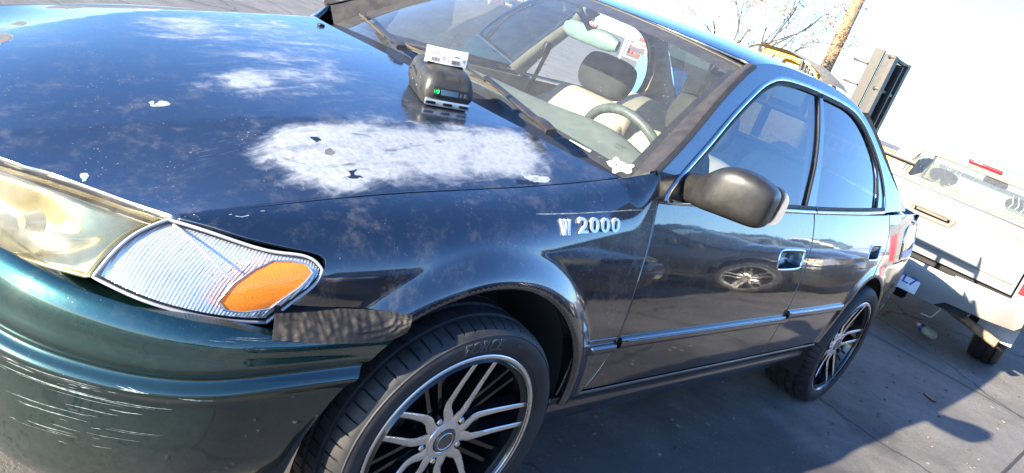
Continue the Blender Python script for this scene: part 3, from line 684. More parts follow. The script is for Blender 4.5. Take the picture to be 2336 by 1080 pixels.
    for k in range(5):
        a = 2*math.pi*(k+.5)/5; c = (.060*math.cos(a), .030, .060*math.sin(a)); mb = MB(); mb.lathe([(0, .010), (.0062, .010), (.0088, .007), (.0092, -.02)], 6, c); mb.build('lug_nut', M['chrome'], wheel, True, 30)
    mb = MB(); mb.lathe([(.09, -.075), (.135, -.075), (.136, -.09), (.09, -.09)], 48); mb.build('brake_disc', M['disc'], wheel)
    mb = MB(); mb.box((.125, .085, .05), (.06, .05, .12), bev=.012); mb.build('brake_caliper', M['disc'], wheel)
    mb = MB(); mb.lathe([(.0, -.12), (.205, -.12)], 32); mb.build('dust_shield', M['void'], wheel)
    vs_ = Vector((.205*math.cos(R_(200)), .0, .205*math.sin(R_(200)))); mb = MB(); mb.tube([vs_+Vector((0, .02, 0)), vs_*.96+Vector((0, -.006, 0))], .0045, 8); mb.build('valve_stem', M['cap'], wheel)
    return wheel
make_wheel((0, -.900, .317), R_(-2.8), R_(-14)); make_wheel((2.669, -.872, .317), 0, R_(-12))
for (x, st, sp) in ((0, R_(-2.8), 20), (2.669, 0, 50)):
    src = [c for c in S.children if c.name.startswith('wheel')][0 if x == 0 else 1]
    w2 = src.copy(); COL.objects.link(w2); w2.parent = S; w2.matrix_local = Matrix.Translation((x, .885, .317)) @ Matrix.Rotation(math.pi+st, 4, 'Z') @ Matrix.Rotation(R_(sp), 4, 'Y')
    for c in src.children:
        d = c.copy(); COL.objects.link(d); d.parent = w2
        for g_ in c.children: e_ = g_.copy(); COL.objects.link(e_); e_.parent = d
# wheel housings
for A, nm in ((ARCH_F, 'front'), (ARCH_R, 'rear')):
    mb = MB(); n = 40; rings = []
    for y in (-.855, -.80, -.60): rings.append([(A[0]+(A[2]+.012)*math.cos(R_(200-220*k/n)), y, A[1]+(A[2]+.012)*math.sin(R_(200-220*k/n))) for k in range(n+1)])
    mb.grid(rings); cv = [(A[0], -.60, A[1])]+rings[-1]; mb.add(cv, [(0, k+1, k+2) for k in range(n)])
    wl = mb.build('wheel_housing', M['underseal'], S); mirror(wl, S)
# hanging lip of the liner behind the front tyre
# ------------------------------------------------------------------ dark inner body (seen only through gaps)
mb = MB(); mb.box((-.25, 0, .50), (.90, 1.12, .42)); mb.build('engine_bay', M['void'], S, False)
mb = MB(); mb.box((-.62, 0, .45), (.16, 1.10, .30)); mb.build('bumper_beam', M['void'], S, False)
mb = MB(); mb.box((1.75, 0, .30), (2.7, 1.50, .10)); mb.box((3.05, 0, .62), (1.0, 1.15, .55)); mb.build('floor_pan', M['underseal'], S, False)
inner_side = lambda x, z: side(x, z)+np.array([0, .035, 0])
di = panel('door_inner_panel', [(.42, .36), (.42, .84), (.60, .905), (2.30, .945), (2.30, .66), (2.25, .36)], inner_side, .06, M['beige'], S, thick=.004, gap=0); mirror(di, S)
inner_f = lambda x, t: fender(x, t)+np.array([0, .04, -.03])
panel('inner_fender', [(-.55, -.185), (.5, -.185), (.5, .02), (-.40, .02)], inner_f, .06, M['void'], S, thick=.004, gap=0)
# ------------------------------------------------------------------ lamps
M['lens'] = glass('clear_lens', (.95, .96, .97), ior=1.45, dust=.02)
M['reflector'] = simple('lamp_reflector', (.74, .74, .73), .20, metal=.66, var=.05)
M['rim_clear'] = simple('lens_rim_plastic', (.34, .36, .38), .15, var=.1, coat=1.0)
M['lamp_back'] = simple('lamp_back_silver', (.60, .62, .64), .30, metal=.9, var=.1)
t = NT('hazed_headlamp_lens'); co = t.coord(); nz = t.ramp(t.noise(9, 5, .65, co), .3, .75)
tr = t.n('ShaderNodeBsdfTransparent'); tr.inputs[0].default_value = (.90, .85, .66, 1); df = t.bsdf(**{'Base Color': t.mix(nz, (.34, .30, .19), (.44, .40, .29)), 'Roughness': .35, 'Subsurface Weight': 0.0, 'Coat Weight': .6, 'Coat Roughness': .25})
mx = t.n('ShaderNodeMixShader'); t.link(t.mixf(nz, .13, .32), mx.inputs[0]); t.link(tr.outputs[0], mx.inputs[1]); t.link(df.outputs[0], mx.inputs[2]); M['haze_lens'] = t.done(mx)
t = NT('amber_reflector'); co = t.coord(); vr = t.voro(800, co); b = t.bsdf(**{'Base Color': t.mix(t.ramp(vr, .2, .8), (1.0, .30, .012), (.95, .20, .006)), 'Roughness': .18, 'Coat Weight': 1.0, 'Coat Roughness': .05, 'Subsurface Weight': .5, 'Subsurface Radius': (.02, .006, .001), 'Subsurface Scale': .3}); t.link(t.bump(vr, .35, .002), b.inputs['Normal']); M['amber'] = t.done(b)
def coons(c0, c1, d0, d1, nu, nv):
    """surface spanning four border curves: c0,c1 run in u (bottom, top), d0,d1 run in v (left, right)"""
    def ev(c, k): 
        c = np.array(c, float); s_ = np.concatenate([[0], np.cumsum(np.linalg.norm(np.diff(c, axis=0), axis=1))]); s_ /= s_[-1]
        if len(c) > 2: fx = [spl(s_, c[:, i]) for i in range(3)]; tt = np.linspace(0, 1, k); return np.stack([g(tt) for g in fx], 1)
        tt = np.linspace(0, 1, k)[:, None]; return c[0]*(1-tt)+c[1]*tt
    C0, C1, D0, D1 = ev(c0, nu), ev(c1, nu), ev(d0, nv), ev(d1, nv); G = np.zeros((nu, nv, 3))
    for i in range(nu):
        u = i/(nu-1)
        for j in range(nv):
            v = j/(nv-1)
            G[i, j] = (1-v)*C0[i]+v*C1[i]+(1-u)*D0[j]+u*D1[j]-((1-u)*(1-v)*C0[0]+u*(1-v)*C0[-1]+(1-u)*v*C1[0]+u*v*C1[-1])
    return G
def grid_n(G):
    du = np.gradient(G, axis=0); dv = np.gradient(G, axis=1); n = np.cross(du, dv); return n/(np.linalg.norm(n, axis=2)[:, :, None]+1e-12)
# corner lamp: border from hood corner round the fender edge, down the joint with the headlamp
LT = [(-.648, -.650, .735), (-.600, -.689, .735), (-.548, -.727, .731), (-.490, -.760, .730), (-.432, -.790, .727), (-.422, -.800, .717)]
LR = [(-.498, -.790, .606), (-.455, -.803, .664), (-.428, -.805, .700), (-.422, -.800, .717)]
LB = [(-.757, -.668, .636), (-.70, -.718, .622), (-.62, -.760, .611), (-.55, -.780, .606), (-.498, -.790, .606)]
LL = [(-.757, -.668, .636), (-.735, -.662, .672), (-.700, -.654, .708), (-.648, -.650, .735)]
G = coons(LB, LT, LL, LR, 60, 26); NN = grid_n(G)
if NN[30, 13] @ np.array([-.5, -.8, .2]) < 0: NN = -NN
uu, vv = np.meshgrid(np.linspace(0, 1, 60), np.linspace(0, 1, 26), indexing='ij'); bul = (np.clip(16*uu*(1-uu)*vv*(1-vv), 0, 1)**.5)[:, :, None]
G = G+NN*bul*.016
corner = empty('corner_lamp'); corner.parent = S
mb = MB(); mb.grid([[tuple(p) for p in r] for r in G+NN*.002]); mb.build('lens', M['lens'], corner, angle=None)
# rim of the lens
loop = [G[i, 0] for i in range(60)]+[G[59, j] for j in range(1, 26)]+[G[i, 25] for i in range(58, -1, -1)]+[G[0, j] for j in range(24, 0, -1)]
ln = [NN[i, 0] for i in range(60)]+[NN[59, j] for j in range(1, 26)]+[NN[i, 25] for i in range(58, -1, -1)]+[NN[0, j] for j in range(24, 0, -1)]
mb = MB(); mb.tube([tuple(p+n_*.001) for p, n_ in zip(loop, ln)], .0030, 8, closed=True); mb.build('lens_rim', M['rim_clear'], corner)
mb = MB(); rows = [[tuple(p+n_*.001-n_*d+np.array([.012, .012, 0])*(d/.05)) for p, n_ in zip(loop+loop[:1], ln+ln[:1])] for d in (0, .02, .05)]; mb.grid(rows); mb.build('lamp_housing', M['black'], corner)
# inner fluted reflector
i0, i1, j0, j1 = 2, 58, 2, 24; flute = []
nf = 150
gi = np.linspace(0, 1, nf); rowsF = []
for a in np.linspace(.010, .985, nf):
    r = []
    for b in np.linspace(.045, .975, 30):
        fi, fj = a*59, b*25; i, j = int(min(58, fi)), int(min(24, fj)); du, dv = fi-i, fj-j
        p = (G[i, j]*(1-du)+G[i+1, j]*du)*(1-dv)+(G[i, j+1]*(1-du)+G[i+1, j+1]*du)*dv; n_ = NN[i, j]
        k = .0022*abs(math.sin((a+.10*b)*math.pi*46)); bowl = .022*math.sin(math.pi*a)*math.sin(math.pi*b)
        r.append(tuple(p-n_*(.010+bowl-k)))
    rowsF.append(r)
mb = MB(); mb.grid(rowsF); mb.build('fluted_reflector', M['reflector'], corner, angle=60)
def corner_pt(a, b, d):
    fi, fj = a*59, b*25; i, j = int(min(58, fi)), int(min(24, fj)); du, dv = fi-i, fj-j
    p = (G[i, j]*(1-du)+G[i+1, j]*du)*(1-dv)+(G[i, j+1]*(1-du)+G[i+1, j+1]*du)*dv; return p+NN[i, j]*d
# amber side reflector, flush under the lens
AM = [(.61, .24), (.605, .48), (.63, .71), (.68, .87), (.78, .905), (.88, .91), (.935, .86), (.935, .63), (.905, .26), (.79, .165), (.68, .15)]
amp = resample(AM, .03)
def amfn(a, b): return np.array([corner_pt(x, y, .0025) for x, y in zip(np.atleast_1d(a), np.atleast_1d(b))])
panel('amber_reflector', [tuple(p) for p in amp], amfn, .035, M['amber'], corner, ref=(-.4, -.9, .2), thick=.006, gap=0, rad=.006)
al = [tuple(corner_pt(x, y, .003)) for x, y in amp]; mb = MB(); mb.tube(al, .0018, 6, closed=True); mb.build('amber_rim', M['lamp_back'], corner)
mb = MB(); mb.tube([tuple(corner_pt(a, b, -.002)) for a, b in zip(np.linspace(.06, .58, 14), np.linspace(.94, .52, 14))], .0022, 6); mb.build('lens_divider', M['reflector'], corner)
# headlamp
M['bowl'] = simple('headlamp_bowl', (.62, .60, .52), .13, metal=1.0, var=.1)
HT = [(-.868, -.30, 0.679), (-.835, -.355, 0.683), (-.785, -.425, 0.691), (-.738, -.500, 0.701), (-.694, -.578, 0.710), (-.660, -.640, 0.717)]
HB = [(-.900, -.335, .570), (-.878, -.42, .585), (-.845, -.515, .606), (-.808, -.595, .622), (-.765, -.660, .634)]
HL = [(-.900, -.335, .570), (-.895, -.32, .62), (-.868, -.30, .690)]; HR = [(-.765, -.660, .634), (-.743, -.654, .672), (-.708, -.646, .706), (-.660, -.640, .728)]
H = coons(HB, HT, HL, HR, 44, 24); HN = grid_n(H)
if HN[20, 12] @ np.array([-.8, -.4, .3]) < 0: HN = -HN
uu, vv = np.meshgrid(np.linspace(0, 1, 44), np.linspace(0, 1, 24), indexing='ij'); H = H+HN*(np.clip(16*uu*(1-uu)*vv*(1-vv), 0, 1)**.5)[:, :, None]*.024
head = empty('headlamp'); head.parent = S
mb = MB(); mb.grid([[tuple(p) for p in r] for r in H]); mb.build('lens', M['haze_lens'], head, angle=None)
loop = [H[i, 0] for i in range(44)]+[H[43, j] for j in range(1, 24)]+[H[i, 23] for i in range(42, -1, -1)]+[H[0, j] for j in range(22, 0, -1)]
mb = MB(); mb.tube([tuple(p) for p in loop], .004, 8, closed=True); mb.build('lens_rim', M['haze_lens'], head)
mb = MB(); mb.grid([[tuple(p-n_*(.012+.07*math.sin(math.pi*i/43)*math.sin(math.pi*(j+.5)/24)))for j, (p, n_) in enumerate(zip(r, rn))] for i, (r, rn) in enumerate(zip(H, HN))]); mb.build('reflector_bowl', M['bowl'], head, angle=None)
hc = H[24, 12]-HN[24, 12]*.045; mb = MB(); mb.tube([tuple(hc), tuple(hc+np.array([-.030, -.006, 0]))], [.02, .012], 16); mb.build('bulb_shield', M['reflector'], head)
for g_ in ('corner', 'head'):
    src = corner if g_ == 'corner' else head; e2 = empty(src.name.split('.')[0]); e2.parent = S
    for c in src.children: mirror(c, e2)
# spring and clips in the gap under the corner lamp
M['spring'] = simple('spring_steel', (.55, .53, .48), .35, metal=1.0)
sp_ = [np.array([-.665, -.735, .603])+np.array([.052, -.018, -.002])*t_+.0065*np.array([0, math.cos(t_*2*math.pi*9), math.sin(t_*2*math.pi*9)]) for t_ in np.linspace(0, 1, 130)]
mb = MB(); mb.tube([tuple(p) for p in sp_], .0013, 5); mb.build('lamp_spring', M['spring'], S)
mb = MB(); mb.box((-.600, -.762, .598), (.020, .016, .018), bev=.003); mb.box((-.565, -.774, .597), (.03, .012, .010), bev=.003); mb.build('lamp_clip', M['spring'], S)
# grille between the headlamps
gm = MB(); gm.box((-.80, 0, .64), (.05, .56, .13)); grille = gm.build('grille', M['void'], S, False)
for k in range(4):
    mb = MB(); mb.box((-.872+.01*k, 0, .60+.03*k), (.02, .58, .008), bev=.003); mb.build('slat', M['black'], grille)
mb = MB(); mb.box((-.862, 0, .70), (.03, .60, .018), bev=.006); mb.build('grille_bar', M['chrome'], grille)
# ------------------------------------------------------------------ marks on the hood: chips and lifted clear coat
M['chip_white'] = simple('lifted_clear_coat', (.24, .27, .28), .5, var=.3, vscale=80)
M['chip_grey'] = simple('bare_primer', (.10, .10, .10), .7, var=.2, vscale=60)
M['chip_dark'] = simple('paint_without_clear_coat', (.006, .010, .020), .4, var=.3, vscale=50, coat=.45)
CH = {'w1': [(-.537, -.255), (-.528, -.252), (-.532, -.271), (-.519, -.259), (-.506, -.264), (-.504, -.278), (-.515, -.284), (-.539, -.274)],
'w2': [(-.722, -.453), (-.71, -.454), (-.712, -.469), (-.722, -.482), (-.725, -.472)],
'g1': [(-.657, .277), (-.647, .259), (-.648, .224), (-.662, .194), (-.677, .185), (-.686, .172), (-.70, .2), (-.69, .25)],
'g2': [(-.47, .6), (-.44, .57), (-.40, .56), (-.36, .585), (-.37, .62), (-.43, .63)],
'g3': [(-.608, .383), (-.586, .416), (-.571, .411), (-.577, .377), (-.595, .347), (-.605, .358)],
'w3': [(-.317, -.594), (-.292, -.597), (-.277, -.607), (-.28, -.622), (-.302, -.626), (-.317, -.62), (-.32, -.607)],
'd3': [(-.278, -.61), (-.257, -.608), (-.269, -.62), (-.255, -.633), (-.285, -.631), (-.287, -.621)],
'd4': [(-.298, -.485), (-.286, -.485), (-.282, -.496), (-.292, -.504), (-.3, -.497)],
'g5': [(-.291, -.533), (-.277, -.531), (-.273, -.542), (-.286, -.553), (-.296, -.547)],
'w6': [(.162, -.676), (.192, -.689), (.236, -.701), (.229, -.715), (.2, -.717), (.167, -.703)],
'd6': [(.133, -.696), (.165, -.705), (.195, -.717), (.149, -.715), (.124, -.707)]}
rnd = random.Random(4)
def flat_patch(poly, fn, mat, parent, lift, name, jag=.0015, ref=(0, 0, 1), h=.008):
    c = smooth_path(list(poly)+[poly[0]], .004)[:-1]; c = c+np.array([[rnd.uniform(-jag, jag), rnd.uniform(-jag, jag)] for _ in c])
    n0 = surf_n(fn, c[:1], ref)[1][0]
    return panel(name, [tuple(p) for p in c], lambda a, b: fn(a, b)+n0*lift, h, mat, parent, ref=ref, gap=0, rad=.0006, thick=.0006)
for k, pl in CH.items():
    m = {'w': 'chip_white', 'g': 'chip_grey', 'd': 'chip_dark'}[k[0]]
    flat_patch(pl, hood, M[m], hood_o, .0006 if k[0] == 'd' else .0008, 'paint_chip', jag=.0045 if k in ('d7', 'd8') else .002)
    if k[0] == 'g' or k == 'w3':
        c = smooth_path(list(pl)+[pl[0]], .006); p, n = surf_n(hood, c, (0, 0, 1)); bead('chip_edge', p+n*.0006, n, .0016, .0008, M['chip_white'], hood_o, n=4)
def crack(path, fn, par, w=.0013, ref=(0, 0, 1)):
    c = smooth_path(path, .008); c = c+np.array([[rnd.uniform(-.0025, .0025), rnd.uniform(-.0025, .0025)] for _ in c]); p, n = surf_n(fn, c, ref)
    bead('clear_coat_edge', p+n*.0003, n, w, .0007, M['chip_white'], par, n=4)
crack([(-.708, -.458), (-.676, -.438), (-.639, -.437), (-.609, -.438), (-.592, -.449), (-.585, -.477), (-.595, -.494), (-.62, -.51)], hood, hood_o)
crack([(-.606, -.197), (-.605, -.188), (-.592, -.183), (-.567, -.181), (-.55, -.185), (-.539, -.176), (-.523, -.177), (-.502, -.182), (-.489, -.186)], fender, fender_o, ref=(0, -.3, 1))
spk = MB()
for _ in range(170):
    x, y = rnd.uniform(-.8, .3), rnd.uniform(-.66, .6); r = rnd.choice((.0007, .0009, .0012, .0016, .0024)); p, n = surf_n(hood, [(x, y)], (0, 0, 1))
    if x < -.62 and abs(y) > .45: continue
    k = rnd.randint(5, 7); a0 = rnd.random()*6; ring_ = [tuple(hood(x+r*rnd.uniform(.5, 1.4)*math.cos(a0+i*6.283/k), y+r*rnd.uniform(.5, 1.4)*math.sin(a0+i*6.283/k))+n[0]*.0006) for i in range(k)]
    spk.add(ring_, [tuple(range(k))])
tag(spk.build('stone_chips', M['chip_grey'], hood_o, False), kind='stuff')
# scratches on the bumper corner
M['scratch'] = simple('scraped_plastic', (.20, .24, .24), .6, var=.5, vscale=90)
scr = MB()
def scratch(u0, z0, u1, z1, w):
    m = 14; P = []
    for i in range(m+1):
        t = i/m; u = u0+(u1-u0)*t; z = z0+(z1-z0)*t+.0004*math.sin(t*7+u0*50); p, n = surf_n(bumper, [(u, z)], (-.8, -.6, 0)); P.append((p[0]+n[0]*.0007, w*(.25+.75*math.sin(math.pi*t))*rnd.uniform(.5, 1.2)))
    scr.grid([[tuple(p+np.array([0, 0, s_*w_])) for p, w_ in P] for s_ in (-1, 1)])
for k in range(44):
    band = rnd.choice((0, 0, 1, 1, 2)); z = (.448, .395, .352)[band]+rnd.gauss(0, .012); u = rnd.uniform(.40, .60); L = rnd.choice((.015, .03, .05, .08, .12)); scratch(u, z, u-L, z+.05*L+rnd.uniform(-.001, .001), rnd.choice((.0002, .0003, .0004, .0007)))
for k in range(7): u = rnd.uniform(.14, .30); scratch(u, .592+rnd.gauss(0, .004), u-rnd.uniform(.04, .09), .592+rnd.gauss(0, .004)+.004, rnd.choice((.0004, .0008)))
for k in range(8): u = rnd.uniform(.28, .42); scratch(u, .482+rnd.gauss(0, .003), u-rnd.uniform(.015, .04), .484, .0010)
tag(scr.build('bumper_scratches', M['scratch'], bumper_o, False), kind='stuff')
# ------------------------------------------------------------------ black tape over the fender and bumper joint
t = NT('black_cloth_tape'); co = t.coord(); wv = t.n('ShaderNodeTexWave', wave_type='BANDS', bands_direction='X'); wv.inputs['Scale'].default_value = 220; wv.inputs['Distortion'].default_value = 1.0; t.link(co, wv.inputs[0])
h = t.math('ADD', t.math('MULTIPLY', wv.outputs['Fac'], .35), t.noise(60, 4, .6, co)); b = t.bsdf(**{'Base Color': t.mix(t.ramp(t.noise(14, 4, .6, co), .45, .7), (.005, .005, .006), (.020, .017, .013)), 'Specular IOR Level': .3, 'Roughness': .45}); t.link(t.bump(h, .5, .004), b.inputs['Normal']); M['tape'] = t.done(b)
T0 = [(-.490, -.788, .642), (-.43, -.8085, .643), (-.36, -.8295, .648), (-.29, -.8525, .653), (-.235, -.873, .655)]
T1 = [(-.512, -.8355, .600), (-.43, -.860, .600), (-.36, -.8735, .602), (-.285, -.8805, .606), (-.238, -.8865, .630)]
rows = []; nu = 110; fa = [spl(np.linspace(0, 1, 5), np.array(T0)[:, i]) for i in range(3)]; fb = [spl(np.linspace(0, 1, 5), np.array(T1)[:, i]) for i in range(3)]
for i in range(nu):
    t_ = i/(nu-1); t2 = t_; r = []
    for j in range(36):
        s_ = j/35; te = t_*(1-.05*s_*s_)+.012*noise.noise(Vector((s_*3, 7, 1)))*(t_ > .9); a = np.array([g(te) for g in fa]); b_ = np.array([g(te) for g in fb])
        p = a*(1-s_)+b_*s_; out = np.array([-.25, -.95, .15]); q = Vector((t_*7+s_*2.2, s_*3.2-t_*1.5, .3)); e_ = math.sin(math.pi*min(1, s_*1.02))
        rid = 1-abs(noise.noise(q*1.3))*2; fine_ = noise.noise(Vector((t_*60+s_*22, s_*9, 2)))
        r.append(tuple(p+out*(.0020*rid*e_+.00035*fine_*max(0, rid)*e_+.005*math.sin(math.pi*s_)+.008*s_-.005)+np.array([0, 0, .0012*noise.noise(Vector((t_*30, s_*2, 5)))])))
    rows.append(r)
mb = MB(); mb.grid(rows); mb.build('tape_patch', M['tape'], fender_o, angle=None)
# ------------------------------------------------------------------ W 2000 emblem
def fend_t(x, z):
    lo, hi = -FL, .12
    for _ in range(24):
        m = (lo+hi)/2
        if fender(x, m)[2] > z: lo = m
        else: hi = m
    return (lo+hi)/2
M['emblem'] = simple('emblem_silver', (.74, .76, .78), .32, metal=.6)
def letters(txt, x0, z0, hgt, wid, gap_, shear, fn=fender):
    for k, ch in enumerate(txt):
        tv, tf = text_mesh(ch, 1.0, .10, shear, .018)
        if ch == 'W':
            w_ = [(0, 1), (.23, 1), (.33, .36), (.41, 1), (.60, 1), (.69, .36), (.78, 1), (1, 1), (.83, 0), (.58, 0), (.505, .55), (.43, 0), (.17, 0)]; k_ = len(w_)
            tv = [(a, b, .1) for a, b in w_]+[(a, b, -.1) for a, b in w_]; tf = [(0, 1, 2, 11, 12), (2, 3, 4, 10, 11), (4, 5, 9, 10), (5, 6, 7, 8, 9)]+[(i, k_+i, k_+(i+1) % k_, (i+1) % k_) for i in range(k_)]
        mnx = min(p[0] for p in tv); mxx = max(p[0] for p in tv); mny = min(p[1] for p in tv); mxy = max(p[1] for p in tv)
        out = []
        for (x, y, z) in tv:
            u = (x-mnx)/(mxx-mnx)*wid; v = (y-mny)/(mxy-mny)*hgt; xx = x0+k*(wid+gap_)+u; zz = z0+v+.055*(xx-.2)
            P_, N_2 = surf_n(fender, [(xx, fend_t(xx, zz))], (0, -1, .5)); out.append(tuple(P_[0]+np.array([0, -1, .25])*.97*(.001+(z+.10)*.026)))
        mesh_obj('emblem_letter', out, tf, M['emblem'], fender_o, False)
letters('W', .176, .827, .031, .036, 0, 0); letters('2000', .238, .830, .033, .036, .0075, 0)
# thin crease along the upper fender
cr = [(.109, .858), (.24, .871), (.40, .888), (.556, .904)]
q = smooth_path(cr, .02); t_of = []
for x, z in q:
    lo, hi = -FL, .12
    for _ in range(40):
        m = (lo+hi)/2
        if fender(x, m)[2] > z: lo = m
        else: hi = m
    t_of.append((x, (lo+hi)/2))
p, n = surf_n(fender, t_of, (0, -1, .5)); bead('fender_crease', p-n*.0004, n, .0022, .0016, M['scratch'], fender_o, n=5)
# ------------------------------------------------------------------ door handles
for poly, par in ((HAND_F, door_f), (HAND_R, door_r)):
    c = np.array(poly); ctr = c.mean(0); lp = smooth_path([tuple(p) for p in c]+[tuple(c[0])], .01); p, n = surf_n(side, lp)
    bead('handle_bezel', p, n, .005, .004, M['chrome'], par)
    rows = []
    for s_, d in ((1.0, -.002), (.97, .012), (.90, .026), (.55, .034), (.02, .036)):
        q = ctr+(lp-ctr)*s_; pp = side(q[:, 0], q[:, 1]); rows.append([tuple(a+np.array([0, d, 0])) for a in pp])
    mb = MB(); mb.grid(rows); mb.build('handle_recess', M['alloy_black'], par, angle=None)
    rows = []
    for k in range(5):
        z_ = c[:, 1].max()-.010-.030*k/4; xs_ = np.linspace(c[:, 0].min()+.03, c[:, 0].max()-.012, 14); pp = side(xs_, np.full(14, z_)); rows.append([tuple(a+np.array([0, .004+.010*(k/4)**2, 0])) for a in pp])
    if par is door_r:
        mb = MB(); mb.grid(rows); mb.build('handle_paddle', M['paint'], par, angle=None)
# ------------------------------------------------------------------ door mirror
M['mirror_shell'] = simple('black_mirror_shell', (.018, .017, .016), .42, var=.12, vscale=40, bump=.12, bscale=300)
def side_mirror():
    mb = MB(); rings = []
    F_, U_, V_ = Vector((.55, -.80, .0)).normalized(), Vector((.83, .55, 0)), Vector((0, 0, 1))
    # sections from the door outwards
    secs = [(-.795, .745, .972, .060, .040), (-.840, .728, .982, .060, .046), (-.876, .712, .998, .058, .060), (-.910, .708, 1.010, .060, .068), (-.955, .716, 1.016, .062, .070), (-1.000, .730, 1.015, .061, .066), (-1.026, .739, 1.012, .056, .059), (-1.040, .745, 1.010, .047, .049), (-1.045, .748, 1.009, .030, .032)]
    ys = [s_[0] for s_ in secs]; fx = [spl(np.arange(len(secs)), [s_[i] for s_ in secs]) for i in range(5)]
    for k in np.linspace(0, len(secs)-1, 34):
        y, x, z, a, b_ = [float(g(k)) for g in fx]; rings.append([tuple(p) for p in ring((x, y, z), a, b_, 32, 3.7, (1, .18, 0), (-.05, -.06, 1))])
    mb.loft(rings); o = mb.build('door_mirror', M['mirror_shell'], door_f, angle=60)
    # sail plate
    panel('mirror_sail', [(.617, .932), (.637, .956), (.712, 1.007), (.832, 1.074), (.845, 1.05), (.84, .94)], ghi(-.004), .03, M['mirror_shell'], door_f, gap=0, thick=.012)
    g_ = MB(); rr = ring((.806, -.975, 1.014), .074, .055, 28, 3.5, (.28, -.96, 0), (0, 0, 1)); g_.add([tuple(p) for p in rr], [tuple(range(28))]); g_.build('mirror_glass', M['chrome'], door_f, False)
    return o
mir = side_mirror()
# ------------------------------------------------------------------ wipers
def wiper(piv, joint, b0, b1, nm):
    w = empty('wiper'); w.parent = S
    P0, P1, B0, B1 = [np.array(p, float) for p in (piv, joint, b0, b1)]; up = np.array([-.25, 0, .97]); d = (P1-P0)/np.linalg.norm(P1-P0); sd_ = np.cross(up, d)
    def bar(a, b, w0, w1, h0, h1, name, mat, n=10, arch=0):
        rings = []
        for k in range(n):
            t_ = k/(n-1); c = a*(1-t_)+b*t_+up*arch*math.sin(math.pi*t_); w_ = w0+(w1-w0)*t_; h_ = h0+(h1-h0)*t_; dd = (b-a)/np.linalg.norm(b-a); s2 = np.cross(up, dd); s2 /= np.linalg.norm(s2)
            rings.append([tuple(q) for q in ring(c, w_, h_, 10, 3.2, s2, up)])
        mb = MB(); mb.loft(rings); return mb.build(name, mat, w)
    bar(P0-d*.015, P0+d*.075, .0170, .0150, .0085, .0075, 'arm_head', M['wiper'], arch=.006); bar(P0+d*.078, P1, .0140, .0085, .0055, .0042, 'arm', M['wiper'])
    bar(B0, B1, .0042, .0042, .0045, .0045, 'blade_rubber', M['wiper_rub'])
    bd = (B1-B0); bar(B0+bd*.22+up*.010, B0+bd*.80+up*.010, .0045, .0045, .003, .003, 'bridge', M['wiper'], arch=.012)
    bar(B0+bd*.04+up*.006, B0+bd*.34+up*.006, .0045, .0045, .0025, .0025, 'claw', M['wiper'], arch=.008); bar(B0+bd*.66+up*.006, B0+bd*.97+up*.006, .0045, .0045, .0025, .0025, 'claw', M['wiper'], arch=.008)
M['wiper'] = simple('weathered_wiper_black', (.028, .026, .025), .45, var=.3); M['wiper_rub'] = simple('wiper_rubber_tan', (.07, .055, .04), .8, var=.3)
on = lambda s_, v, h_: wind(s_, v)+np.array([-.45, 0, .85])*h_
wiper((.345, -.565, .998), on(-.27, .045, .020), on(.255, .018, .008), on(-.40, .030, .008), 1)
wiper((.335, .080, 1.015), on(.60, .045, .018), on(.42, .010, .008), on(.96, .100, .008), 2)
# washer nozzle
mb = MB(); p = hood(.236, .36); mb.box(tuple(p+np.array([0, 0, .003])), (.022, .016, .010), bev=.004, seg=3); mb.build('washer_nozzle', M['black'], hood_o)
# ------------------------------------------------------------------ windshield stickers
FOX = [(-.8983, -.003), (-.9037, .0101), (-.9116, .0175), (-.9078, .0288), (-.9099, .0408), (-.9204, .0407), (-.932, .0334), (-.9457, .0364), (-.9599, .0367), (-.9772, .0529), (-.9841, .0497), (-.9843, .0402), (-.9813, .0278), (-.9868, .025), (-.9921, .0157), (-.9884, .0045), (-.9805, -.0029), (-.9711, -.0038), (-.9622, -.0059), (-.9548, -.0174), (-.9505, -.0307), (-.9397, -.0345), (-.9357, -.0226), (-.9297, -.0108), (-.9213, -.0154), (-.9104, -.0111)]
SL1 = [(-.9114, .0092), (-.9211, .0085), (-.9334, .012), (-.9365, .0084), (-.9369, -.0041), (-.9326, .0064), (-.9217, .0059)]
SL2 = [(-.9541, -.0024), (-.9551, .0097), (-.963, .0171), (-.981, .0211), (-.9738, .016), (-.9633, .0132), (-.9576, .0073)]
VIN = [(-.7352, -.0045), (-.7363, .0001), (-.827, .0068), (-.8273, -.0048)]
wl_ = lambda d: (lambda a, b: wind(a, b)+np.array([-.45, 0, .85])*d)
panel('head_sticker', FOX, wl_(.0012), .008, M['white'], ws, ref=(-.4, 0, 1), gap=0, rad=.0004, thick=.0005)
for sl in (SL1, SL2): panel('sticker_slit', sl, wl_(.0024), .008, M['frit'], ws, ref=(-.4, 0, 1), gap=0, rad=.0002, thick=.0005)
M['vin'] = simple('pale_number_plate', (.60, .64, .48), .5); panel('number_strip', VIN, wl_(.0008), .02, M['vin'], ws, ref=(-.4, 0, 1), gap=0, rad=.0004, thick=.0005)
for line, (s0, v0, s1, v1), sz in (('Carlite', (-.872, .099, -.914, .101), .0155), ('SAFETY GLASS', (-.868, .092, -.910, .093), .006), ('LAMINATED AS1', (-.872, .086, -.914, .087), .006), ('M50 DOT 20', (-.880, .080, -.912, .081), .006)):
    tv, tf = text_mesh(line, 1.0, 0.0); mx_ = max(q[0] for q in tv); out = []
    for x, y, z in tv:
        u = x/mx_; s_ = s0+(s1-s0)*u; v_ = v0+(v1-v0)*u+y*sz*.75; out.append(tuple(wl_(.0008)(s_, v_)))
    mesh_obj('glass_etching', out, tf, M['frit'], ws, False)
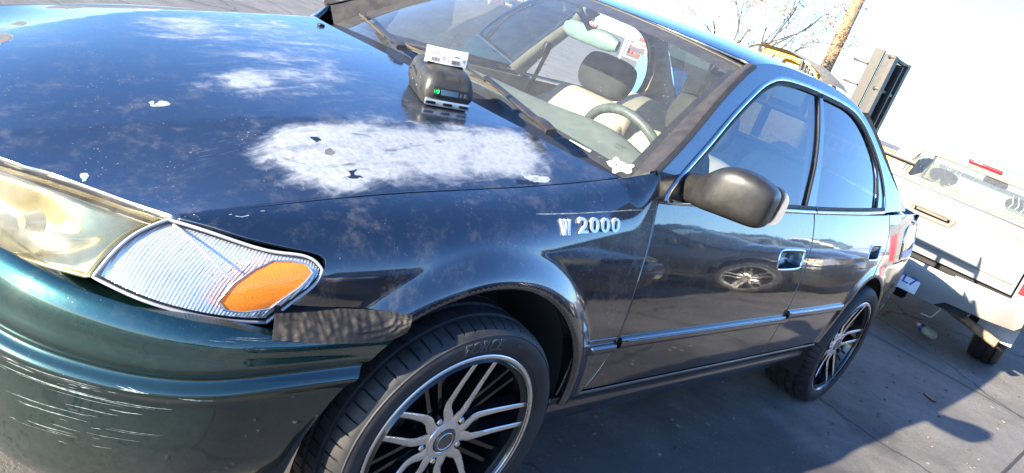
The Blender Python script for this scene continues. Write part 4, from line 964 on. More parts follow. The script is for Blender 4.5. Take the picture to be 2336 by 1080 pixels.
# ------------------------------------------------------------------ rear wing and tail lamp
M['redlens'] = simple('red_lens', (.55, .012, .02), .12, coat=1.0)
wing = empty('rear_wing'); wing.parent = S
rings = []
for y in np.linspace(-.60, .60, 13): rings.append([tuple(p) for p in ring((3.46, y, 1.215), .085, .014, 16, 2.2, (1, 0, -.06), (0, 0, 1))])
M['wing'] = simple('tan_grey_wing', (.33, .28, .24), .45, var=.2)
mb = MB(); mb.loft(rings); mb.build('wing_blade', M['wing'], wing)
for sg in (-1, 1):
    mb = MB(); pr_ = [(3.30, 1.165), (3.34, 1.155), (3.50, 1.185), (3.60, 1.27), (3.52, 1.275), (3.36, 1.245)]; mb.loft([[(x, sg*(.600), z) for x, z in pr_], [(x, sg*(.609), z) for x, z in pr_]]); mb.build('end_plate', M['black'], wing, False)
    for dx in (3.40, 3.48): mb = MB(); mb.tube([(dx, sg*.6095, 1.215), (dx, sg*.6125, 1.215)], .006, 8); mb.build('bolt', M['chrome'], wing)
    mb = MB(); mb.box((3.46, sg*.36, 1.11), (.10, .022, .20), bev=.006); mb.build('wing_strut', M['black'], wing)
tl = [(2.965, .905), (3.06, .910), (3.12, .845), (3.16, .765), (3.02, .755), (2.985, .83)]
TL = [(3.10, .760), (3.10, .905), (3.30, .925), (3.55, .92), (3.55, .76)]
so = lambda x, z: side(x, z)+np.array([0, -.003, 0])
tlo = panel('tail_lamp', TL, so, .03, M['redlens'], S, gap=.001, thick=.02)
panel('clear_section', [(3.12, .765), (3.12, .80), (3.5, .80), (3.5, .765)], lambda x, z: side(x, z)+np.array([0, -.006, 0]), .03, M['white'], tlo, gap=0, thick=.003)
lp = smooth_path(TL+[TL[0]], .02); p, n = surf_n(side, lp); bead('lamp_trim', p+n*.002, n, .005, .005, M['chrome'], tlo)
mirror(tlo, S)
# ------------------------------------------------------------------ right-hand doors: front closed, rear swung open
dfr = mirror(door_f, S); HINGE = Vector((1.72, .86, 0))
for c in door_f.children:
    if c.type == 'MESH' and c.name.split('.')[0] not in ('window_seal',): 
        m_ = mirror(c, dfr)
        for g_ in c.children: mirror(g_, m_)
old = [o for o in S.children if o.name.startswith('rear_door') and o is not door_r][0]; drr = old
for c in door_r.children:
    if c.name.split('.')[0] not in ('pillar_cover',): 
        m_ = mirror(c, drr)
gb = gh_bead('window_frame', [(1.80, 1.352)]+DLO[10:], .020, .010, M['paint'], S, .004); gb2 = mirror(gb, drr); bpy.data.objects.remove(gb)
gb = gh_bead('window_frame', [(1.80, 1.352), (1.78, 1.20), (1.75, 1.06), (1.735, .96)], .018, .010, M['paint'], S, .004); gb2 = mirror(gb, drr); bpy.data.objects.remove(gb)
ip = panel('door_card', [(1.72, .40), (1.72, .93), (2.50, .965), (2.58, .75), (2.36, .58), (2.26, .40)], lambda x, z: side(x, z)+np.array([0, .06, 0]), .08, M['beige'], S, ref=(0, 1, 0), gap=0, thick=.01); mirror(ip, drr); bpy.data.objects.remove(ip)
drr.matrix_local = Matrix.Translation(HINGE) @ Matrix.Rotation(R_(64), 4, 'Z') @ Matrix.Translation(-HINGE)
# ------------------------------------------------------------------ cabin
def cushion(name, secs, mat, parent, e=3.0, n=28):
    """soft block lofted through sections (centre, half sizes, axes)"""
    fx = np.array([[*c, a, b_] for c, a, b_, *_ in secs], float); g = [spl(np.arange(len(secs)), fx[:, i]) for i in range(5)]; rings = []
    K = 20
    for k in range(K):
        t_ = k/(K-1)*(len(secs)-1); x, y, z, a, b_ = [float(q(t_)) for q in g]; s_ = min(1, 1.02*math.sqrt(max(0, math.sin(math.pi*(k+.35)/(K-.3)))) ** .55) if False else 1
        rings.append([tuple(p) for p in ring((x, y, z), a, b_, n, e, (0, 1, 0), secs[0][3] if len(secs[0]) > 3 else (1, 0, 0))])
    mb = MB(); mb.loft(rings); return mb.build(name, mat, parent, angle=70)
M['mesh_black'] = simple('black_headrest_cover', (.022, .022, .024), .85, var=.3, bump=.6, bscale=260)
def seat(cx, cy, rec, hcol):
    st = empty('seat'); st.parent = S; ax = (1, 0, -.22)
    cushion('backrest', [((cx-.12, cy, .44), .20, .06, ax), ((cx-.10, cy, .50), .245, .085, ax), ((cx-.03, cy, .68), .255, .085, ax), ((cx+.05, cy, .85), .25, .080, ax), ((cx+.10, cy, .95), .23, .068, ax), ((cx+.118, cy, .985), .20, .045, ax), ((cx+.122, cy, .995), .14, .015, ax)], M['cloth'], st)
    for sg in (-1, 1): cushion('side_bolster', [((cx-.13, cy+sg*.215, .50), .040, .07, ax), ((cx-.06, cy+sg*.225, .68), .048, .095, ax), ((cx+.03, cy+sg*.215, .85), .040, .08, ax), ((cx+.08, cy+sg*.20, .93), .02, .03, ax)], M['cloth'], st)
    cushion('cushion', [((cx-.62, cy, .36), .22, .05, (0, 0, 1)), ((cx-.60, cy, .38), .25, .08, (0, 0, 1)), ((cx-.35, cy, .38), .255, .09, (0, 0, 1)), ((cx-.10, cy, .36), .25, .09, (0, 0, 1))], M['cloth'], st)
    cushion('headrest', [((cx+.095, cy, 1.005), .085, .030, ax), ((cx+.10, cy, 1.020), .120, .045, ax), ((cx+.105, cy, 1.06), .142, .055, ax), ((cx+.115, cy, 1.11), .146, .056, ax), ((cx+.125, cy, 1.155), .132, .048, ax), ((cx+.130, cy, 1.175), .10, .032, ax), ((cx+.131, cy, 1.182), .05, .012, ax)], hcol, st)
    return st
seat(1.38, -.34, 0, M['mesh_black']); seat(1.64, .34, 0, M['mesh_black'])
ax = (1, 0, -.30)
bench = empty('rear_bench'); bench.parent = S
for cy, hw in ((-.40, .26), (.02, .15), (.42, .26)):
    cushion('backrest', [((2.20, cy, .42), hw, .09, ax), ((2.26, cy, .60), hw+.005, .10, ax), ((2.35, cy, .85), hw, .09, ax), ((2.40, cy, .98), hw-.02, .07, ax), ((2.42, cy, 1.02), hw-.06, .04, ax), ((2.425, cy, 1.03), hw-.12, .01, ax)], M['cloth'], bench)
cushion('cushion', [((1.92, 0, .36), .60, .06, (0, 0, 1)), ((1.96, 0, .38), .66, .09, (0, 0, 1)), ((2.25, 0, .36), .66, .09, (0, 0, 1))], M['cloth'], bench)
shelf = lambda x, y: np.stack([x, y, 1.0+0*x], -1); panel('parcel_shelf', [(2.45, -.60), (2.45, .60), (3.0, .62), (3.0, -.62)], shelf, .1, M['dash'], S, ref=(0, 0, 1), gap=0)
# dashboard
def dashf(s_, v):
    s_ = np.asarray(s_, float); v = np.asarray(v, float); y = s_*.68; xe = .90-.10*np.abs(s_)**3-.03*s_; x0 = .50+.12*s_*s_; x = x0+(xe-x0)*np.clip(v, 0, 1); hump = .030*np.exp(-((y+.37)/.22)**2)*sstep(.35, .95, v)
    z = .965-.035*s_*s_+.020*np.sin(np.pi*np.clip(v, 0, 1)*.75)+hump; w_ = np.clip(v-1, 0, 1); x = x+.03*np.sin(w_*np.pi*.5)-.02*w_; z = z-.24*w_**1.3; return np.stack([x, y, z], -1)
gridobj('dashboard', dashf, np.linspace(-1, 1, 40), np.concatenate([np.linspace(0, 1, 16), np.linspace(1.06, 2, 12)]), M['dash'], S)
# steering wheel
sw = empty('steering_wheel'); sw.parent = S; cS = Vector((1.03, -.37, .905)); nS = Vector((.86, 0, .51)).normalized(); uS = Vector((0, 1, 0)); vS = nS.cross(uS).normalized()
M['leather'] = simple('grey_leather', (.075, .085, .080), .42, var=.25, vscale=40, bump=.2, bscale=220)
mb = MB(); mb.tube([cS+uS*.185*math.cos(a)+vS*.185*math.sin(a) for a in np.linspace(0, 2*math.pi, 48, endpoint=False)], .0165, 12, closed=True); mb.build('wheel_rim', M['leather'], sw)
mb = MB(); mb.loft([[tuple(p) for p in ring(cS-nS*d, a, b_, 20, 3, uS, vS)] for d, a, b_ in ((.03, .07, .06), (.0, .085, .07), (-.02, .075, .06), (-.028, .03, .03))]); mb.build('horn_pad', M['leather'], sw)
for a in (math.pi, 0, -math.pi/2): d = uS*math.cos(a)+vS*math.sin(a); mb = MB(); mb.tube([cS+d*.06, cS+d*.18], [.02, .013], 8); mb.build('spoke', M['leather'], sw)
mb = MB(); mb.tube([cS-nS*.02, cS-nS*.16], .035, 14); mb.tube([cS-nS*.05+uS*.02, cS-nS*.05+uS*.16+vS*.02], .008, 8); mb.build('column', M['beige'], sw)
# rear-view mirror
rv = empty('rearview_mirror'); rv.parent = S
mb = MB(); mb.loft([[tuple(p) for p in ring((1.085+.010*abs(k-4)/4, -.13+.065*k*.5, 1.243), .020*s_, .033*s_, 18, 3, (1, 0, 0), (0, 0, 1))] for k, s_ in zip(range(9), (.55, .9, 1, 1, 1, 1, 1, .9, .55))]); M['mirror_back'] = simple('grey_green_mirror_back', (.14, .20, .18), .4); mb.build('mirror_body', M['mirror_back'], rv)
mb = MB(); mb.tube([(.975, 0, 1.312), (1.03, 0, 1.285), (1.085, 0, 1.255)], [.014, .010, .010], 8); mb.build('mirror_stalk', M['black'], rv)
# inner pillars, right belt
def inner_strip(name, pts, w, mat, sgn):
    q = smooth_path(pts, .03); p, n = surf_n(gh, q); rows = []; T = np.gradient(p, axis=0); T /= np.linalg.norm(T, axis=1)[:, None]; L = np.cross(n, T)
    ww = np.interp(np.linspace(0, 1, len(q)), np.linspace(0, 1, len(w)), w)[:, None]
    for k in range(7):
        a = math.pi*k/6; rows.append(p-n*(.016+.028*math.sin(a))+L*ww*math.cos(a))
    rows = [[(x, sgn*abs(y), z) for x, y, z in r] for r in rows]; mb = MB(); mb.grid(rows); return mb.build(name, mat, S, angle=None)
for sg in (-1, 1):
    inner_strip('inner_pillar', [(1.665, .955), (1.70, 1.08), (1.75, 1.22), (1.80, 1.36)], [.062, .05, .045, .05], M['beige'], sg)
    panel('inner_pillar', [(2.67, .985), (2.655, 1.06), (2.60, 1.14), (2.50, 1.22), (2.38, 1.30), (2.30, 1.335), (2.42, 1.345), (2.60, 1.25), (2.80, 1.14), (2.96, 1.06), (3.0, .985)], (lambda sg: (lambda x, z: gh(x, z)*np.array([1, -sg, 1])-np.array([0, sg*.035, 0])))(sg), .05, M['beige'], S, ref=(0, -sg, 0), gap=0, thick=.03)
    inner_strip('inner_pillar', [(.64, .98), (.83, 1.115), (1.0, 1.225), (1.19, 1.32)], [.022, .024, .024, .024], M['beige'], sg)
belt_ = empty('seat_belt'); belt_.parent = S
pb = gh(1.70, 1.10)*np.array([1, -1, 1])+np.array([-.01, -.06, 0])
mb = MB(); mb.box(tuple(pb), (.045, .025, .060), bev=.008); mb.build('belt_anchor', M['black'], belt_)
mb = MB(); a = np.array(pb)+np.array([0, -.012, -.02]); b_ = np.array([1.62, .70, .50]); w_ = np.array([.022, .005, 0]); mb.add([tuple(a-w_), tuple(a+w_), tuple(b_+w_), tuple(b_-w_)], [(0, 1, 2, 3)]); mb.build('belt_webbing', M['black'], belt_, False)
# ------------------------------------------------------------------ ground
t = NT('yard_concrete'); co = t.coord()
big = t.noise(.35, 5, .6, co); mid = t.noise(2.2, 6, .65, co); fine = t.noise(60, 6, .75, co); st = t.noise(.9, 5, .7, t.coord((1, 2.6, 1)), .8)
c = t.mix(t.ramp(mid, .3, .7), (.155, .146, .130), (.240, .226, .202)); c = t.mix(t.math('MULTIPLY', t.ramp(big, .45, .7), .35), c, (.105, .103, .10)); c = t.mix(t.math('MULTIPLY', t.ramp(st, .58, .75), .55), c, (.06, .058, .056)); c = t.mix(t.math('MULTIPLY', t.ramp(fine, .45, .75), .55), c, (.075, .07, .065))
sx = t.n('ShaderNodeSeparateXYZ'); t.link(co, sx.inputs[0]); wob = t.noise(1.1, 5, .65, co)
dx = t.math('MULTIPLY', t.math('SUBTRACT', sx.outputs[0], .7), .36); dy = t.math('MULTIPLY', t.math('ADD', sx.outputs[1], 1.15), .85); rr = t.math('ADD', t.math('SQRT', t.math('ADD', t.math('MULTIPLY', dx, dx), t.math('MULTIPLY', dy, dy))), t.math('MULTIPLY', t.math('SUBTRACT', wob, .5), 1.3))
c = t.mix(t.math('MULTIPLY', t.math('SUBTRACT', 1.0, t.ramp(rr, .35, .95)), .80), c, (.040, .040, .042))  # shade beside the car painted into the concrete colour, along with oily grime
oil = t.ramp(t.noise(1.3, 3, .5, co), .64, .74); c = t.mix(t.math('MULTIPLY', oil, .6), c, (.05, .05, .05))
spk = t.math('LESS_THAN', t.voro(26, co), .13); c = t.mix(t.math('MULTIPLY', spk, t.math('MULTIPLY', t.ramp(t.noise(4, 3, .6, co), .40, .62), .75)), c, (.045, .043, .04)); spl_ = t.math('LESS_THAN', t.voro(44, co), .10); c = t.mix(t.math('MULTIPLY', spl_, .45), c, (.42, .40, .36)); agg = t.noise(17, 6, .7, co); c = t.mix(t.math('MULTIPLY', t.ramp(agg, .48, .66), .40), c, (.085, .08, .074))
vd = t.voro(.55, t.n('ShaderNodeVectorMath', operation='ADD', inp={0: co, 1: t.n('ShaderNodeVectorMath', operation='SCALE', inp={0: t.noise(1.5, 4, .6, co, 0, True), 'Scale': .35}).outputs[0]}).outputs[0], 'DISTANCE_TO_EDGE')
crk = t.math('LESS_THAN', vd, .006); c = t.mix(t.math('MULTIPLY', crk, .8), c, (.03, .03, .03))
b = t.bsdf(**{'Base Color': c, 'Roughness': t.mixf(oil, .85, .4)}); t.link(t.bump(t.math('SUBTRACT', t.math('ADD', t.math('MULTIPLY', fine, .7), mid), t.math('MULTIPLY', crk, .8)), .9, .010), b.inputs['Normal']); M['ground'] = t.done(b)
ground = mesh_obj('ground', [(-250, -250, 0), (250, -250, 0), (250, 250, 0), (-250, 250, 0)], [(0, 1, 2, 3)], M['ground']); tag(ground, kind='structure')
# expansion joints as real recessed seams: thin dark strips laid in the slab
M['joint'] = simple('joint_filler', (.04, .04, .04), .9)
jm = MB()
for y0 in (-1.55, 2.6, 7.2): jm.add([(-20, y0, .004), (40, y0-.3, .004), (40, y0-.285, .004), (-20, y0+.015, .004)], [(0, 1, 2, 3)])
for x0 in (4.7, 9.6, -3): jm.add([(x0, -20, .0045), (x0+.015, -20, .0045), (x0+.115, 30, .0045), (x0+.1, 30, .0045)], [(0, 1, 2, 3)])
jo = jm.build('slab_joint', M['joint'], ground, False)
# grit and chips of rubbish on the slab
gr_ = MB(); rnd = random.Random(11)
for _ in range(900):
    x, y = rnd.uniform(-1.6, 6.5), rnd.uniform(-2.6, -.6); s_ = rnd.choice((.004, .006, .008, .012)); k = 5; a0 = rnd.random()*6
    p = [(x+s_*rnd.uniform(.5, 1.3)*math.cos(a0+i*1.2566), y+s_*rnd.uniform(.5, 1.3)*math.sin(a0+i*1.2566)) for i in range(k)]
    gr_.add([(a, b_, .001) for a, b_ in p]+[(x+(a-x)*.5, y+(b_-y)*.5, s_*rnd.uniform(.3, .8)) for a, b_ in p], [tuple(range(k, 2*k))]+[(i, (i+1) % k, k+(i+1) % k, k+i) for i in range(k)])
for _ in range(110):
    x, y = rnd.uniform(-1.15, -.80), rnd.uniform(-1.2, -.45); s_ = rnd.uniform(.003, .010); k = 5; a0 = rnd.random()*6
    p = [(x+s_*rnd.uniform(.5, 1.3)*math.cos(a0+i*1.2566), y+s_*rnd.uniform(.5, 1.3)*math.sin(a0+i*1.2566)) for i in range(k)]
    gr_.add([(a, b_, .001) for a, b_ in p]+[(x+(a-x)*.5, y+(b_-y)*.5, s_*rnd.uniform(.5, 1.0)) for a, b_ in p], [tuple(range(k, 2*k))]+[(i, (i+1) % k, k+(i+1) % k, k+i) for i in range(k)])
M['grit'] = simple('grit', (.13, .115, .10), .9, var=.6, vscale=9)
tag(gr_.build('grit', M['grit'], None, False), 'loose grit and crumbs scattered over the concrete beside the car', 'grit', kind='stuff')
M['wood'] = simple('splintered_wood', (.20, .12, .07), .85, var=.4, vscale=40)
for i, (x, y, l, a) in enumerate(((.50, -1.37, .075, .5), (.58, -1.40, .05, 2.2))):
    mb = MB(); mb.box((0, 0, .008), (l, .022, .014), bev=.004); o = mb.build('wood_chip', M['wood']); o.location = (x, y, 0); o.rotation_euler.z = a
    tag(o, ('larger splinter of brown wood on the concrete near the front tyre', 'smaller splinter of brown wood on the concrete near the front tyre')[i], 'wood scrap')
mb = MB(); mb.box((0, 0, .006), (.09, .035, .010), bev=.004); o = mb.build('black_scrap', M['black']); o.location = (3.95, -1.13, 0); o.rotation_euler.z = .9; tag(o, 'flat black plastic scrap on the concrete behind the rear wheel', 'scrap')
# ------------------------------------------------------------------ label printer on the hood
M['pr_black'] = simple('printer_black', (.030, .029, .027), .45, var=.35, vscale=35, bump=.1, bscale=300)
M['pr_wear'] = simple('worn_pale_scuffs', (.22, .20, .14), .7, var=.3, vscale=70)
M['pr_silver'] = simple('printer_silver', (.62, .62, .60), .28, metal=.9)
M['pr_screen'] = simple('printer_display', (.030, .055, .085), .12, coat=1.0)
M['pr_green'] = simple('green_button', (.02, .36, .11), .4)
M['paper'] = simple('label_paper', (.62, .62, .63), .7, var=.02)
M['ink'] = simple('print_ink', (.05, .05, .055), .7)
bv = Vector((.385, .923, 0)); rv_ = Vector((.923, -.385, 0)); hz_ = hood(.16, -.30); nH = Vector(surf_n(hood, [(.16, -.30)], (0, 0, 1))[1][0]); rv_ = (rv_-nH*rv_.dot(nH)).normalized(); bv = nH.cross(rv_).normalized()
base = Vector(hood(.082, -.362)); PM = Matrix(((rv_.x, bv.x, nH.x, base.x), (rv_.y, bv.y, nH.y, base.y), (rv_.z, bv.z, nH.z, base.z), (0, 0, 0, 1)))
printer = empty('label_printer'); printer.matrix_world = PM @ Matrix.Scale(1.18, 4); tag(printer, 'scuffed black handheld label printer resting on the hood near the wiper', 'printer')
secs = [(.000, .050, .070, 0), (.004, .054, .074, 0), (.016, .056, .077, 0), (.024, .060, .080, 0), (.038, .060, .080, .001), (.052, .058, .078, .003), (.062, .055, .075, .006), (.069, .049, .069, .009), (.073, .040, .058, .011), (.0745, .025, .040, .012)]
mb = MB(); mb.loft([[tuple(p) for p in ring((.057, .078+off, z), a, b_, 44, 6.5 if z < .05 else 5.0)] for z, a, b_, off in secs]); mb.build('printer_shell', M['pr_black'], printer, angle=50)
mb = MB(); mb.box((.057, .002, .011), (.104, .010, .016), bev=.004); fb = mb.build('front_bumper_bar', M['pr_silver'], printer)
for xs in (.018, .057, .094): mb = MB(); mb.box((xs, -.003, .011), (.022, .004, .006), bev=.002); mb.build('bar_slot', M['void'], fb)
mb = MB(); rt = Matrix.Rotation(R_(-28), 3, 'X'); mb.box((.059, .000, .037), (.084, .006, .020), rot=rt, bev=.003); dp = mb.build('control_strip', M['frit'], printer)
mb = MB(); mb.box((.055, -.0035, .0365), (.040, .003, .012), rot=rt, bev=.001); mb.build('display', M['pr_screen'], dp)
mb = MB(); mb.box((.025, -.0035, .0370), (.0105, .003, .0105), rot=rt, bev=.004, seg=3); mb.build('green_button', M['pr_green'], dp)
for xs in (.082, .092): mb = MB(); mb.box((xs, -.0035, .036), (.008, .003, .010), rot=rt, bev=.002); mb.build('key', M['pr_black'], dp)
rr_ = ring((.057, .105, .0735), .036, .034, 30, 4); mb = MB(); mb.loft([[tuple(p) for p in rr_], [tuple((p[0], p[1], p[2]+.003)) for p in rr_]]); mb.build('lid_panel', M['pr_black'], printer)
mb = MB(); mb.box((.057, .078, .0745), (.084, .010, .006), bev=.002); mb.build('tear_bar', M['void'], printer)
mb = MB(); mb.tube([(.0, .06, .03), (-.004, .08, .045), (-.003, .11, .05), (.0, .135, .04)], .004, 8); mb.build('side_grip', M['pr_black'], printer)
tv, tf = text_mesh('ZEBRA', .0085, .0002, 0, .0002); mx_ = max(p[0] for p in tv); mesh_obj('brand_lettering', [(.057+mx_/2-x, .052-y, .0735+z-(.052-y-.052)*.0) for x, y, z in tv], tf, M['white'], printer, False)
wr = MB(); rnd = random.Random(3)
for _ in range(34):
    k = rnd.randint(0, 39); z = rnd.uniform(.006, .062); a = float(np.interp(z, [s_[0] for s_ in secs], [s_[1] for s_ in secs])); b_ = float(np.interp(z, [s_[0] for s_ in secs], [s_[2] for s_ in secs])); off = float(np.interp(z, [s_[0] for s_ in secs], [s_[3] for s_ in secs]))
    t_ = rnd.uniform(1.7, 4.2); ct, sn = math.cos(t_), math.sin(t_); e = 4.4; c = Vector((.057+a*1.004*math.copysign(abs(ct)**(2/e), ct), .078+off+b_*1.004*math.copysign(abs(sn)**(2/e), sn), z)); t2 = t_+.02; ct, sn = math.cos(t2), math.sin(t2); c2 = Vector((.057+a*1.004*math.copysign(abs(ct)**(2/e), ct), .078+off+b_*1.004*math.copysign(abs(sn)**(2/e), sn), z)); d = (c2-c).normalized(); r = rnd.uniform(.0012, .0036)
    wr.add([c+d*r*rnd.uniform(.3, 1.3)*math.cos(i*1.05)+Vector((0, 0, 1))*r*rnd.uniform(.3, 1.3)*math.sin(i*1.05) for i in range(6)], [tuple(range(6))])
tag(wr.build('scuffs', M['pr_wear'], printer, False), kind='stuff')
# paper label coming out of the mouth
pr0 = lambda u, v: Vector((.008+.098*u, .078-.004*math.sin(math.pi*u)+.006*v*v, .075+.036*v))
mb = MB(); mb.grid([[tuple(pr0(u, v)) for v in np.linspace(0, 1, 5)] for u in np.linspace(0, 1, 14)]); lab = mb.build('printed_label', M['paper'], printer)
def on_label(u, v): p = pr0(u, v); return (p.x, p.y-.0006, p.z)
ik = MB(); rnd = random.Random(8)
for u0 in (.14, .62):
    u = u0
    while u < u0+.20:
        w_ = rnd.choice((.004, .006, .010)); ik.add([on_label(u, .16), on_label(u+w_, .16), on_label(u+w_, .40), on_label(u, .40)], [(0, 1, 2, 3)]); u += w_+rnd.choice((.004, .007))
for (u0, u1, v0) in ((.03, .07, .50), (.18, .30, .62), (.40, .47, .44), (.40, .46, .34), (.52, .56, .30), (.66, .80, .58), (.88, .96, .44), (.90, .95, .34)):
    u = u0
    while u < u1: ik.add([on_label(u, v0), on_label(u+.007, v0), on_label(u+.007, v0+.06), on_label(u, v0+.06)], [(0, 1, 2, 3)]); u += .011
ik.build('barcode_print', M['ink'], lab, False)
# ------------------------------------------------------------------ pickup behind
M['tr_white'] = simple('pickup_white', (.21, .204, .188), .35, coat=.4, var=.04, vscale=4)
M['tr_grey'] = simple('bumper_grey', (.48, .47, .45), .5, var=.12); M['tr_frame'] = simple('window_surround', (.16, .135, .11), .6); M['tr_pad'] = simple('black_bumper_pad', (.05, .05, .05), .6)
M['tr_glass'] = glass('pickup_glass', (.62, .72, .68), dust=.10); M['rust'] = simple('rusty_pipe', (.30, .21, .13), .75, metal=.3, var=.45, vscale=22); M['plate'] = simple('plate_white', (.75, .76, .78), .5); M['blue_ink'] = simple('plate_blue', (.03, .06, .30), .5)
truck = empty('pickup_truck', (5.0, -.41, 0), R_(5)); tag(truck, 'white pickup truck seen from behind beyond the sedan', 'pickup')
def tpanel(name, poly, fn, mat, h=.05, ref=(-1, 0, 0), parent=truck, **k): return panel(name, poly, fn, h, mat, parent, ref=ref, **k)
gate = lambda y, z: np.stack([-.012*np.cos(np.clip(y/.9, -1, 1)*1.5)+.03*relu(z-.98)**1.3*3+.006*sstep(.72, .69, z)+0*y, y, z], -1)
HB_ = [(-.13, .885), (-.145, .91), (-.13, .938), (.13, .938), (.145, .91), (.13, .885)]
tg = tpanel('tailgate', [(-.68, .625), (-.68, 1.045), (-.60, 1.068), (.60, 1.068), (.68, 1.045), (.68, .625)], gate, M['tr_white'], holes=[HB_], gap=.004, thick=.03)
c = smooth_path(HB_+[HB_[0]], .02); p = gate(c[:, 0], c[:, 1]); bead('handle_surround', p, np.tile([-1., 0, 0], (len(c), 1)), .016, .010, M['tr_frame'], tg)
mb = MB(); mb.box((.010, 0, .912), (.012, .25, .045), bev=.005); mb.build('handle_pocket', M['void'], tg); mb = MB(); mb.box((-.004, 0, .922), (.016, .22, .026), bev=.006); mb.build('handle', M['tr_frame'], tg)
for z in (.985, .70): mb = MB(); mb.box((-.010, 0, z), (.006, 1.30, .006), bev=.001); mb.build('pressed_line', M['tr_frame'], tg)
mb = MB(); mb.box((.02, 0, 1.066), (.05, 1.30, .018), bev=.006); mb.build('gate_cap', M['tr_pad'], tg)
for sg in (-1, 1):
    s_ = lambda x, z, sg=sg: np.stack([x, sg*(.845-.05*relu(z-.85)**2*4-.03*relu(.12-x)**2*30)+0*x, z], -1)
    sp_ = [(.0, .50), (.0, 1.03), (.06, 1.055), (1.20, 1.06), (1.20, .48), (1.16, .40)]+[(.82+.40*math.cos(R_(a)), .36+.38*math.sin(R_(a))) for a in range(10, 171, 10)]+[(.30, .40)]
    bs = panel('bed_side', sp_, s_, .06, M['tr_white'], truck, ref=(0, sg, 0), thick=.02)
    tpanel('bed_corner', [(sg*.685, .56), (sg*.685, 1.045), (sg*.83, 1.03), (sg*.84, .56)][::sg], lambda y, z: np.stack([.0+.5*relu(np.abs(y)-.70)**2+0*z, y, z], -1), M['tr_white'], gap=.003)
    tpanel('tail_lamp', [(sg*.705, .66), (sg*.705, .95), (sg*.825, .94), (sg*.83, .67)][::sg], lambda y, z: np.stack([-.012+.5*relu(np.abs(y)-.70)**2+0*z, y, z], -1), M['redlens'], h=.03, gap=.001, thick=.02)
    mb = MB(); mb.box((.33, sg*.70, .42), (.02, .26, .32), bev=.006); mb.build('mud_flap', M['tr_grey'], truck)
    mb = MB(); prof = [(.19, -.01), (.26, .01), (.31, .008), (.335, -.01), (.345, -.03), (.338, -.045), (.347, -.05), (.347, -.09), (.338, -.095), (.338, -.105), (.347, -.11), (.347, -.15), (.338, -.155), (.345, -.17), (.335, -.20), (.29, -.215), (.20, -.20)]
    mb.lathe(prof, 60); w_ = mb.build('rear_tyre', M['tyre'], truck); w_.location = (.82, sg*.79, .345)
    if sg > 0: w_.rotation_euler.z = math.pi
    mb = MB(); mb.lathe([(.0, -.03), (.08, -.02), (.16, -.04), (.20, .0)], 32); rm = mb.build('wheel_disc', M['pr_silver'], w_)
    mb = MB(); n = 20; mb.grid([[(.82+.41*math.cos(R_(190-200*k/n)), sg*y, .36+.39*math.sin(R_(190-200*k/n))) for k in range(n+1)] for y in (.83, .50)]); mb.build('wheel_well', M['underseal'], truck)
mb = MB(); mb.box((.62, 0, .60), (1.15, 1.55, .04)); mb.box((1.5, 0, .42), (3.2, 1.0, .12)); mb.build('bed_floor', M['underseal'], truck, False)
# bumper with stepped centre and pad
bumpT = lambda y, z: np.stack([-.125-.02*np.sin((z-.40)/.20*3.1)+.10*sstep(.62, .83, np.abs(y))*np.abs(y), y, z], -1)
half_ = [(0, .592), (.30, .594), (.34, .598), (.78, .605), (.825, .58), (.83, .47), (.80, .43), (.36, .41), (.30, .36), (0, .36)]
bo = tpanel('rear_bumper', [(-a, b_) for a, b_ in half_]+[(a, b_) for a, b_ in half_[::-1][1:-1]], bumpT, M['tr_white'], h=.03, gap=0, thick=.09)
for sg in (-1, 1):
    q = [(sg*y, z) for y, z in smooth_path([(.34, .590), (.55, .598), (.77, .598), (.815, .575), (.818, .52)], .03)]; p, n = surf_n(bumpT, q, (-1, 0, 0)); bead('bumper_pad', p, n, .020, .012, M['tr_grey'], bo)
mb = MB(); mb.box((-.135, 0, .452), (.012, .34, .17), bev=.004); pl = mb.build('licence_plate', M['plate'], bo)
tv, tf = text_mesh('6H8JL7', .085, .001, 0, .001); mx_ = max(p[0] for p in tv); k_ = .30/mx_; mesh_obj('plate_number', [(-.1425-z, .15-x*k_, .418+y) for x, y, z in tv], tf, M['blue_ink'], bo, False)
mb = MB(); mb.box((-.06, 0, .33), (.10, .22, .06), bev=.01); mb.build('hitch', M['void'], truck)
mb = MB(); mb.tube([(.55, -.28, .36), (.30, -.34, .345), (.16, -.42, .335), (.10, -.56, .318), (.06, -.74, .285)], .032, 16, cap=False); mb.tube([(.06, -.74, .285), (.058, -.752, .2835)], .0325, 16, cap=False); mb.build('exhaust_pipe', M['rust'], truck)
mb = MB(); mb.tube([(.24, -.30, .40), (.20, -.33, .30), (.22, -.30, .22), (.30, -.22, .20)], .005, 6); mb.build('hanging_wire', M['white'], truck)
mb = MB(); mb.box((.32, -.46, .40), (.16, .10, .09), bev=.02); mb.build('exhaust_hanger', M['rust'], truck)
# cab
RWIN = [(-.56, 1.075), (-.545, 1.20), (-.49, 1.305), (-.40, 1.318), (.40, 1.318), (.49, 1.305), (.545, 1.20), (.56, 1.075)]
cabb = lambda y, z: np.stack([1.22+.28*relu(z-1.02)+.05*np.abs(y)**2, y, z], -1)
RW = [(-.72, .60), (-.72, 1.05), (-.66, 1.22), (-.60, 1.345), (-.48, 1.375), (0, 1.392), (.48, 1.375), (.60, 1.345), (.66, 1.22), (.72, 1.05), (.72, .60)]
cab = tpanel('cab_rear_wall', RW, cabb, M['tr_white'], holes=[RWIN], gap=0, thick=.04)
tpanel('rear_glass', RWIN, lambda y, z: cabb(y, z)+np.array([.012, 0, 0]), M['tr_glass'], gap=0, thick=.004, parent=cab)
c = smooth_path(RWIN+[RWIN[0]], .03); p, n = surf_n(cabb, c, (-1, 0, 0)); bead('window_seal', p, n, .022, .008, M['tr_frame'], cab)
